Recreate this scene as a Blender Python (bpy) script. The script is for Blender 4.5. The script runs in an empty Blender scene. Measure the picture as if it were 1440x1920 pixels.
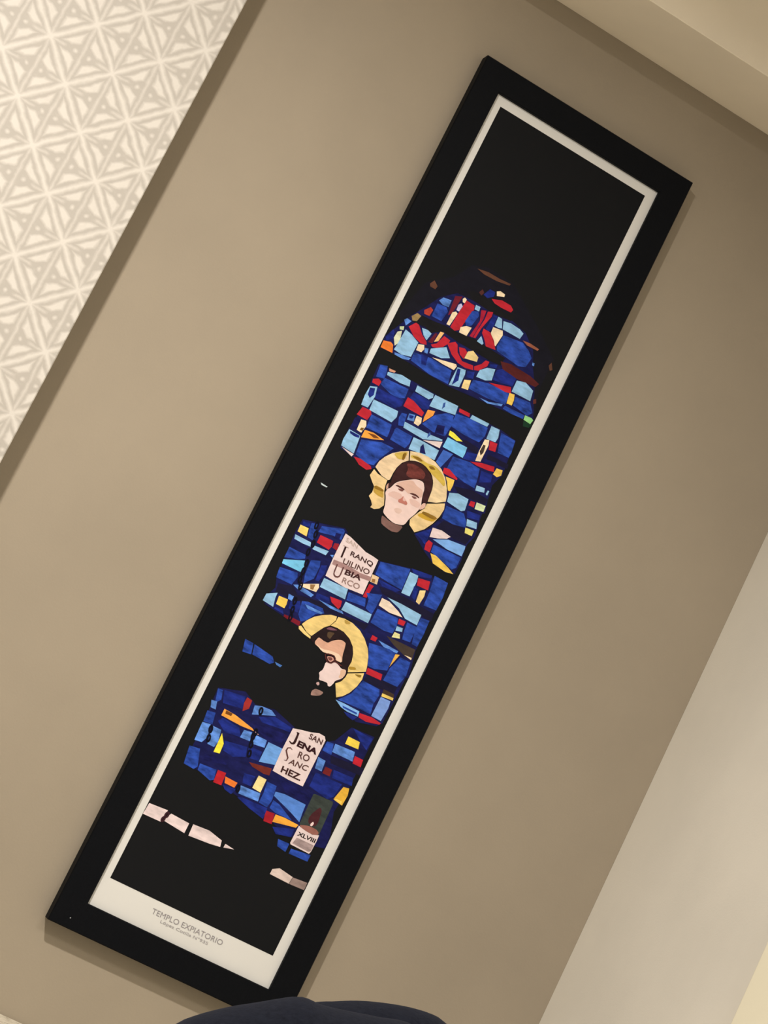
import bpy, bmesh, math, random
from mathutils import Vector, Matrix

random.seed(7)
scene = bpy.context.scene
C = scene.collection

# ------------------------------------------------------------------ camera
cam_d = bpy.data.cameras.new('camera')
cam_d.sensor_fit = 'VERTICAL'; cam_d.sensor_height = 24.0
cam_d.lens = 3900.0 / 1920.0 * 24.0
cam_d.clip_start = 0.02
cam = bpy.data.objects.new('camera', cam_d); C.objects.link(cam)
cam.matrix_world = Matrix(((0.84842101, -0.46681153, -0.24953715, -0.62370815),
                           (-0.29279428, -0.02114313, -0.95594167, -3.11055346),
                           (0.44096860, 0.88410405, -0.15461802, 1.12497267),
                           (0, 0, 0, 1)))
scene.camera = cam

# ------------------------------------------------------------------ light
LIGHT = (1.0, 0.93, 0.85)
world = bpy.data.worlds.new('room_ambient'); scene.world = world
world.use_nodes = True
bg = world.node_tree.nodes['Background']
bg.inputs['Color'].default_value = (1.0, 0.94, 0.86, 1)
bg.inputs['Strength'].default_value = 0.28
scene.view_settings.view_transform = 'Standard'
scene.view_settings.look = 'None'
scene.view_settings.exposure = 0.0
scene.view_settings.gamma = 1.0
scene.view_settings.use_curve_mapping = False

CEIL = 2.74
LAMPS = [((-0.87, -1.50, 2.70), 0.09, 67.0), ((0.36, -2.30, 2.70), 0.60, 16.5)]
for loc, size, watt in LAMPS:
    ld = bpy.data.lights.new('downlight_beam', 'AREA')
    ld.shape = 'DISK'; ld.size = size; ld.energy = watt; ld.color = LIGHT
    ld.spread = math.radians(171)
    lo = bpy.data.objects.new('downlight_beam', ld); C.objects.link(lo)
    lo.location = loc

# ------------------------------------------------------------------ helpers
def lin(c):
    c = c / 255.0
    return c / 12.92 if c <= 0.04045 else ((c + 0.055) / 1.055) ** 2.4

def tag(o, label=None, cat=None, group=None, kind=None):
    if label: o['label'] = label
    if cat: o['category'] = cat
    if group: o['group'] = group
    if kind: o['kind'] = kind
    return o

def empty(name, loc=(0, 0, 0)):
    o = bpy.data.objects.new(name, None); C.objects.link(o)
    o.location = loc; o.empty_display_size = 0.1
    return o

def mesh_obj(name, verts, faces, mat, parent=None, smooth=False):
    me = bpy.data.meshes.new(name); me.from_pydata([tuple(v) for v in verts], [], faces); me.update()
    if mat: me.materials.append(mat)
    if smooth:
        for p in me.polygons: p.use_smooth = True
    o = bpy.data.objects.new(name, me); C.objects.link(o)
    if parent:
        o.parent = parent
        o.location = -parent.location if parent.parent is None else (0, 0, 0)
    return o

def bm_obj(name, bm, mat, parent=None, smooth=False):
    bmesh.ops.recalc_face_normals(bm, faces=bm.faces)
    me = bpy.data.meshes.new(name); bm.to_mesh(me); bm.free()
    if mat: me.materials.append(mat)
    if smooth:
        for p in me.polygons: p.use_smooth = True
    o = bpy.data.objects.new(name, me); C.objects.link(o)
    if parent:
        o.parent = parent
        o.location = -parent.location if parent.parent is None else (0, 0, 0)
    return o

def box_bm(x0, x1, y0, y1, z0, z1, bevel=0.0, seg=2):
    bm = bmesh.new()
    bmesh.ops.create_cube(bm, size=1.0)
    for v in bm.verts:
        v.co = Vector(((x0 + x1) / 2 + v.co.x * (x1 - x0), (y0 + y1) / 2 + v.co.y * (y1 - y0), (z0 + z1) / 2 + v.co.z * (z1 - z0)))
    if bevel > 0:
        bmesh.ops.bevel(bm, geom=list(bm.edges), offset=bevel, segments=seg, affect='EDGES', profile=0.5)
    return bm

def cyl_bm(bm, c, r0, r1, z0, z1, n=32, cap=True):
    a = [bm.verts.new((c[0] + r0 * math.cos(2 * math.pi * i / n), c[1] + r0 * math.sin(2 * math.pi * i / n), z0)) for i in range(n)]
    b = [bm.verts.new((c[0] + r1 * math.cos(2 * math.pi * i / n), c[1] + r1 * math.sin(2 * math.pi * i / n), z1)) for i in range(n)]
    for i in range(n):
        bm.faces.new((a[i], a[(i + 1) % n], b[(i + 1) % n], b[i]))
    if cap:
        bm.faces.new(a[::-1]); bm.faces.new(b)

# ------------------------------------------------------------------ materials
def base_mat(name, col, rough=0.6, spec=0.5):
    m = bpy.data.materials.new(name); m.use_nodes = True
    nt = m.node_tree; b = nt.nodes['Principled BSDF']
    b.inputs['Base Color'].default_value = (*col, 1)
    b.inputs['Roughness'].default_value = rough
    b.inputs['Specular IOR Level'].default_value = spec
    return m, nt, b

def mathn(nt, op, a, b=None, clamp=False):
    n = nt.nodes.new('ShaderNodeMath'); n.operation = op; n.use_clamp = clamp
    for i, v in enumerate((a, b)):
        if v is None: continue
        if isinstance(v, (int, float)): n.inputs[i].default_value = v
        else: nt.links.new(v, n.inputs[i])
    return n.outputs[0]

def noise(nt, vec, scale, detail=3.0, rough=0.55):
    n = nt.nodes.new('ShaderNodeTexNoise')
    n.inputs['Scale'].default_value = scale; n.inputs['Detail'].default_value = detail
    n.inputs['Roughness'].default_value = rough
    if vec is not None: nt.links.new(vec, n.inputs['Vector'])
    return n.outputs['Fac']

def ramp(nt, fac, stops):
    n = nt.nodes.new('ShaderNodeValToRGB')
    e = n.color_ramp.elements
    while len(e) < len(stops): e.new(0.5)
    for i, (p, c) in enumerate(stops):
        e[i].position = p; e[i].color = (*c, 1)
    nt.links.new(fac, n.inputs['Fac'])
    return n.outputs['Color']

def objco(nt):
    return nt.nodes.new('ShaderNodeTexCoord').outputs['Object']

def bump(nt, b, height, strength, dist):
    n = nt.nodes.new('ShaderNodeBump')
    n.inputs['Strength'].default_value = strength; n.inputs['Distance'].default_value = dist
    nt.links.new(height, n.inputs['Height']); nt.links.new(n.outputs[0], b.inputs['Normal'])

def painted(name, col, mott=0.06, rough=0.7, bscale=260, bstr=0.25):
    m, nt, b = base_mat(name, col, rough, 0.3)
    v = objco(nt)
    f = noise(nt, v, 3.0, 4)
    nt.links.new(ramp(nt, f, [(0.3, tuple(c * (1 - mott) for c in col)), (0.7, tuple(min(1, c * (1 + mott)) for c in col))]), b.inputs['Base Color'])
    bump(nt, b, noise(nt, v, bscale, 2), bstr, 0.0006)
    return m

M_WALL = painted('taupe_wall_paint', (0.330, 0.281, 0.213))
M_CREAM = painted('cream_wall_paint', (0.69, 0.655, 0.575))
M_SOFFIT = painted('soffit_paint', (0.88, 0.80, 0.66))
M_CEIL = painted('ceiling_paint', (0.78, 0.73, 0.64))
M_TRIM = painted('ivory_trim_paint', (0.80, 0.75, 0.58), 0.02, 0.45)
M_DOOR = painted('ivory_door_paint', (0.80, 0.75, 0.58), 0.02, 0.5)
M_FLOOR = painted('floor_stone', (0.72, 0.65, 0.54), 0.12, 0.4, 60, 0.1)
M_BOARD = painted('backing_board', (0.20, 0.14, 0.09), 0.1)
M_WOOD = painted('dark_table_wood', (0.10, 0.055, 0.03), 0.25, 0.4)

def frame_mat():
    m, nt, b = base_mat('black_satin_frame', (0.006, 0.0065, 0.0075), 0.6, 0.09)
    v = objco(nt)
    f = noise(nt, v, 420, 3)
    nt.links.new(ramp(nt, f, [(0.3, (0.0016, 0.0021, 0.0034)), (0.75, (0.0038, 0.0046, 0.0066))]), b.inputs['Base Color'])
    bump(nt, b, f, 0.15, 0.0003)
    return m
M_FRAME = frame_mat()

def paper_mat():
    m, nt, b = base_mat('print_paper', (0.70, 0.70, 0.68), 0.65, 0.25)
    v = objco(nt)
    bump(nt, b, noise(nt, v, 14, 2), 0.25, 0.002)
    return m
M_PAPER = paper_mat()

def ink_mat():
    # one ink material: each printed shape carries its own colour, alpha = how blotchy the glass looks in the print
    m, nt, b = base_mat('print_ink', (0.5, 0.5, 0.5), 0.65, 0.11)
    info = nt.nodes.new('ShaderNodeObjectInfo')
    v = objco(nt)
    mp = nt.nodes.new('ShaderNodeMapping'); mp.inputs['Scale'].default_value = (45, 45, 110)
    mp.inputs['Rotation'].default_value = (0, 0.12, 0)
    nt.links.new(v, mp.inputs['Vector'])
    ad = nt.nodes.new('ShaderNodeVectorMath'); ad.operation = 'ADD'
    nt.links.new(mp.outputs[0], ad.inputs[0])
    cx = nt.nodes.new('ShaderNodeCombineXYZ'); r20 = mathn(nt, 'MULTIPLY', info.outputs['Random'], 40.0)
    nt.links.new(r20, cx.inputs[0]); nt.links.new(cx.outputs[0], ad.inputs[1])
    n1 = noise(nt, ad.outputs[0], 1.0, 4, 0.6)
    s = mathn(nt, 'SUBTRACT', n1, 0.5)
    s = mathn(nt, 'MULTIPLY', s, 3.4)
    s = mathn(nt, 'MULTIPLY', s, info.outputs['Alpha'])
    k = mathn(nt, 'ADD', s, 1.0)
    k = mathn(nt, 'MAXIMUM', k, 0.22)
    mu = nt.nodes.new('ShaderNodeVectorMath'); mu.operation = 'SCALE'
    nt.links.new(info.outputs['Color'], mu.inputs[0]); nt.links.new(k, mu.inputs['Scale'])
    nt.links.new(mu.outputs[0], b.inputs['Base Color'])
    return m
M_INK = ink_mat()
M_BLACK, _nt, _b = base_mat('print_black', (0.0062, 0.0068, 0.0082), 0.65, 0.11)

def fabric_mat():
    m, nt, b = base_mat('navy_cloth', (0.016, 0.018, 0.030), 0.95, 0.1)
    v = objco(nt)
    f = noise(nt, v, 180, 4, 0.7)
    nt.links.new(ramp(nt, f, [(0.25, (0.0022, 0.0028, 0.0058)), (0.8, (0.007, 0.0085, 0.0145))]), b.inputs['Base Color'])
    b.inputs['Sheen Weight'].default_value = 0.04; b.inputs['Sheen Roughness'].default_value = 0.5
    b.inputs['Sheen Tint'].default_value = (0.5, 0.55, 0.75, 1)
    bump(nt, b, noise(nt, v, 300, 3), 0.5, 0.001)
    return m
M_CLOTH = fabric_mat()

def stone_mat():
    m, nt, b = base_mat('speckled_stone', (0.7, 0.66, 0.55), 0.3, 0.5)
    v = objco(nt)
    f = noise(nt, v, 120, 3, 0.75)
    nt.links.new(ramp(nt, f, [(0.33, (0.12, 0.10, 0.07)), (0.43, (0.62, 0.57, 0.46)), (0.7, (0.80, 0.76, 0.66))]), b.inputs['Base Color'])
    return m
M_STONE = stone_mat()

def lattice_mat():
    # wall covering with a strap lattice: stars on a diagonal grid, 51.6 mm half pitch
    m, nt, b = base_mat('lattice_wall_covering', (0.8, 0.74, 0.63), 0.55, 0.35)
    v = objco(nt)
    wob = nt.nodes.new('ShaderNodeTexNoise'); wob.inputs['Scale'].default_value = 55.0; wob.inputs['Detail'].default_value = 2.0
    nt.links.new(v, wob.inputs['Vector'])
    sub = nt.nodes.new('ShaderNodeVectorMath'); sub.operation = 'SUBTRACT'
    nt.links.new(wob.outputs['Color'], sub.inputs[0]); sub.inputs[1].default_value = (0.5, 0.5, 0.5)
    sc = nt.nodes.new('ShaderNodeVectorMath'); sc.operation = 'SCALE'; sc.inputs['Scale'].default_value = 0.006
    nt.links.new(sub.outputs[0], sc.inputs[0])
    av = nt.nodes.new('ShaderNodeVectorMath'); av.operation = 'ADD'
    nt.links.new(v, av.inputs[0]); nt.links.new(sc.outputs[0], av.inputs[1])
    sep = nt.nodes.new('ShaderNodeSeparateXYZ'); nt.links.new(av.outputs[0], sep.inputs[0])
    H = 0.0516
    X = mathn(nt, 'DIVIDE', mathn(nt, 'SUBTRACT', sep.outputs['X'], -0.5005), H)
    Z = mathn(nt, 'DIVIDE', mathn(nt, 'SUBTRACT', sep.outputs['Z'], 1.988), H * 0.993)
    a = mathn(nt, 'MULTIPLY', mathn(nt, 'ADD', X, Z), 0.5)
    c = mathn(nt, 'MULTIPLY', mathn(nt, 'SUBTRACT', X, Z), 0.5)
    ca = mathn(nt, 'SUBTRACT', mathn(nt, 'FLOORED_MODULO', a, 1.0), 0.5)
    cb = mathn(nt, 'SUBTRACT', mathn(nt, 'FLOORED_MODULO', c, 1.0), 0.5)
    u = mathn(nt, 'ABSOLUTE', mathn(nt, 'ADD', ca, cb))
    w = mathn(nt, 'ABSOLUTE', mathn(nt, 'SUBTRACT', ca, cb))
    e = mathn(nt, 'SUBTRACT', 1.0, mathn(nt, 'ADD', u, w))
    def below(x, t, s=0.068):      # 1 where x < t, soft edge s
        return mathn(nt, 'DIVIDE', mathn(nt, 'SUBTRACT', t + s, x), 2 * s, True)
    def above(x, t, s=0.068):
        return mathn(nt, 'DIVIDE', mathn(nt, 'SUBTRACT', x, t - s), 2 * s, True)
    strap = below(e, 0.085)
    thin = mathn(nt, 'MULTIPLY', below(u, 0.03, 0.045), 0.75)
    stub = mathn(nt, 'MULTIPLY', mathn(nt, 'MULTIPLY', below(w, 0.025, 0.045), above(u, 0.48)), 0.75)
    star = mathn(nt, 'ADD', above(u, 0.88), above(w, 0.88), True)
    # pale leaf in each quarter cell
    leaf = mathn(nt, 'MINIMUM', mathn(nt, 'SUBTRACT', e, 0.245), mathn(nt, 'SUBTRACT', u, 0.135))
    leaf = mathn(nt, 'MINIMUM', leaf, mathn(nt, 'SUBTRACT', w, 0.125))
    leaf = mathn(nt, 'MINIMUM', leaf, mathn(nt, 'SUBTRACT', mathn(nt, 'ADD', mathn(nt, 'MULTIPLY', u, 0.6), w), 0.36))
    leaf = above(leaf, 0.01, 0.05)
    du = mathn(nt, 'SUBTRACT', u, 0.22)
    dot = below(mathn(nt, 'SQRT', mathn(nt, 'ADD', mathn(nt, 'MULTIPLY', du, du), mathn(nt, 'MULTIPLY', w, w))), 0.045, 0.045)
    mx = strap
    for t in (thin, stub, star, leaf, dot): mx = mathn(nt, 'MAXIMUM', mx, t)
    fn = mathn(nt, 'MULTIPLY', mathn(nt, 'SUBTRACT', noise(nt, v, 70, 5, 0.7), 0.5), 0.9)
    mx = mathn(nt, 'ADD', mx, fn, True)
    nt.links.new(ramp(nt, mx, [(0.0, (0.418, 0.388, 0.346)), (1.0, (0.60, 0.568, 0.518))]), b.inputs['Base Color'])
    bump(nt, b, mx, 0.12, 0.0008)
    return m
M_LATTICE = lattice_mat()

# ------------------------------------------------------------------ setting
def struct(name, bm, mat, label, parent=None):
    o = bm_obj(name, bm, mat, parent)
    if parent is None:
        tag(o, label, None, None, 'structure')
    return o

XR = 0.792
struct('wall_back', box_bm(-1.9, XR + 0.12, 0.0, 0.12, 0.0, CEIL), M_WALL, 'taupe painted wall the framed print hangs on')
struct('wall_left', box_bm(-1.9, -0.379, -0.10, -0.0005, 0.0, CEIL, 0.0015, 1), M_LATTICE, 'projecting wall covered with a pale star lattice pattern')
struct('wall_right', box_bm(XR, XR + 0.12, -3.6, -0.0005, 0.0, CEIL), M_CREAM, 'cream painted side wall right of the framed print')
struct('floor', box_bm(-1.9, XR + 0.12, -3.6, 0.12, -0.08, 0.0), M_FLOOR, 'floor below the taupe wall, out of view')
struct('ceiling', box_bm(-1.9, XR + 0.12, -3.6, 0.12, CEIL, CEIL + 0.08), M_CEIL, 'flat ceiling above the soffit')
struct('trim_1', box_bm(-0.379, XR, -0.186, 0.0, 2.4971, CEIL, 0.001, 1), M_SOFFIT, 'boxed beige soffit along the top of the taupe wall')
# door on the right wall: casing and leaf
tr = empty('trim_2', (XR - 0.02, -0.60, 0.0)); tag(tr, 'ivory door casing on the cream side wall', None, None, 'structure')
bm_obj('casing_jamb', box_bm(XR - 0.022, XR - 0.0005, -0.69, -0.594, 0.0, 2.14, 0.004), M_TRIM, tr)
bm_obj('casing_jamb', box_bm(XR - 0.022, XR - 0.0005, -1.69, -1.594, 0.0, 2.14, 0.004), M_TRIM, tr)
bm_obj('casing_head', box_bm(XR - 0.022, XR - 0.0005, -1.594, -0.69, 2.05, 2.14, 0.004), M_TRIM, tr)
dr = empty('door_1', (XR - 0.008, -1.14, 0.0)); tag(dr, 'ivory panelled door in the cream side wall', None, None, 'structure')
bm_obj('door_leaf', box_bm(XR - 0.012, XR - 0.0008, -1.592, -0.692, 0.005, 2.048, 0.002), M_DOOR, dr)
for z0, z1 in ((0.15, 0.92), (1.08, 1.92)):
    bm_obj('door_panel', box_bm(XR - 0.018, XR - 0.0125, -1.47, -0.81, z0, z1, 0.0025), M_DOOR, dr)

# recessed downlights: trim ring + lens, just above each beam
def lamp_mat():
    m, nt, b = base_mat('lamp_lens', (0.9, 0.88, 0.8), 0.4)
    b.inputs['Emission Color'].default_value = (1.0, 0.93, 0.85, 1); b.inputs['Emission Strength'].default_value = 6.0
    return m
M_LENS = lamp_mat()
M_RING = painted('white_lamp_ring', (0.8, 0.78, 0.74), 0.02, 0.4)
for i, (loc, size, watt) in enumerate(LAMPS):
    t = empty('ceiling_downlight', (loc[0], loc[1], CEIL))
    tag(t, ['small round ceiling spotlight near the patterned wall', 'larger round ceiling light near the door'][i], 'light')
    r = size / 2
    bm = bmesh.new()
    n = 40
    prof = [(r + 0.004, CEIL - 0.0005), (r + 0.030, CEIL - 0.0005), (r + 0.030, CEIL - 0.012), (r + 0.022, CEIL - 0.018), (r + 0.004, CEIL - 0.018)]
    rings = [[bm.verts.new((loc[0] + pr * math.cos(2 * math.pi * k / n), loc[1] + pr * math.sin(2 * math.pi * k / n), pz)) for k in range(n)] for pr, pz in prof]
    for j in range(len(prof)):
        A, B_ = rings[j], rings[(j + 1) % len(prof)]
        for k in range(n): bm.faces.new((A[k], A[(k + 1) % n], B_[(k + 1) % n], B_[k]))
    bm_obj('trim_ring', bm, M_RING, t)
    bm = bmesh.new(); cyl_bm(bm, loc, r + 0.003, r + 0.003, CEIL - 0.010, CEIL - 0.0006)
    bm_obj('lens', bm, M_LENS, t)

# ------------------------------------------------------------------ framed print
FX, FZ = 0.0, 0.85
FW, FH, FT = 0.40, 1.4965, 0.028
YP = -0.020
IL, IR, IT, IB = 0.0432, 0.0450, 0.0437, 0.0452
fp = empty('framed_print', (0.2, 0.0, FZ))
tag(fp, 'tall narrow black framed print of a stained glass window on the taupe wall', 'picture')

def rail(outer, inner):
    # outer / inner: the two ends of the rail (x, z) on the outer and inner outline; mitred at both ends
    (o0, o1), (i0, i1) = outer, inner
    ch = 0.0022
    sect = [(0.0, -0.0008), (0.0, -FT + ch), (ch, -FT), (1.0 - 0.03, -FT), (1.0, -FT + 0.0015), (1.0, YP + 0.0005), (0.72, YP + 0.001), (0.72, -0.0008)]
    vs = []
    for a, b_ in ((o0, i0), (o1, i1)):
        wd = math.hypot(b_[0] - a[0], b_[1] - a[1])
        for s, y in sect:
            f = s if s != ch else ch / wd
            vs.append((a[0] + (b_[0] - a[0]) * f, y, a[1] + (b_[1] - a[1]) * f))
    n = len(sect)
    fs = [(k, (k + 1) % n, n + (k + 1) % n, n + k) for k in range(n)] + [tuple(range(n))[::-1], tuple(range(n, 2 * n))]
    return vs, fs
O = [(FX, FZ), (FX + FW, FZ), (FX + FW, FZ + FH), (FX, FZ + FH)]
I = [(FX + IL, FZ + IB), (FX + FW - IR, FZ + IB), (FX + FW - IR, FZ + FH - IT), (FX + IL, FZ + FH - IT)]
for k in range(4):
    vs, fs = rail((O[k], O[(k + 1) % 4]), (I[k], I[(k + 1) % 4]))
    o = mesh_obj('frame_rail', vs, fs, M_FRAME, fp)
bm_obj('backing_board', box_bm(FX + 0.036, FX + FW - 0.036, -0.0185, -0.004, FZ + 0.036, FZ + FH - 0.036), M_BOARD, fp)
paper = bm_obj('print_paper', box_bm(FX + 0.038, FX + FW - 0.038, YP, -0.0187, FZ + 0.038, FZ + FH - 0.038), M_PAPER, fp)
paper['label'] = 'white paper border around the dark printed window'
PX0, PX1, PZ0, PZ1 = 0.0572, 0.3380, 0.0926, 1.4367
image = bm_obj('printed_image', box_bm(PX0, PX1, YP - 0.0002, YP - 0.00001, FZ + PZ0, FZ + PZ1), M_BLACK, fp)
image['label'] = 'black printed field with colourful stained glass panes'
# specks of dust on the black frame
M_DUST = painted('dust', (0.35, 0.36, 0.38), 0.05)
for x, z in ((0.0291, 0.0160),):
    bm = bmesh.new(); bmesh.ops.create_icosphere(bm, subdivisions=1, radius=0.0011)
    for v in bm.verts: v.co = Vector((v.co.x + x, v.co.y * 0.4 - FT - 0.0003, v.co.z + FZ + z))
    bm_obj('dust_speck', bm, M_DUST, fp)
GAIN = (0.95, 1.02, 1.22)

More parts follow.
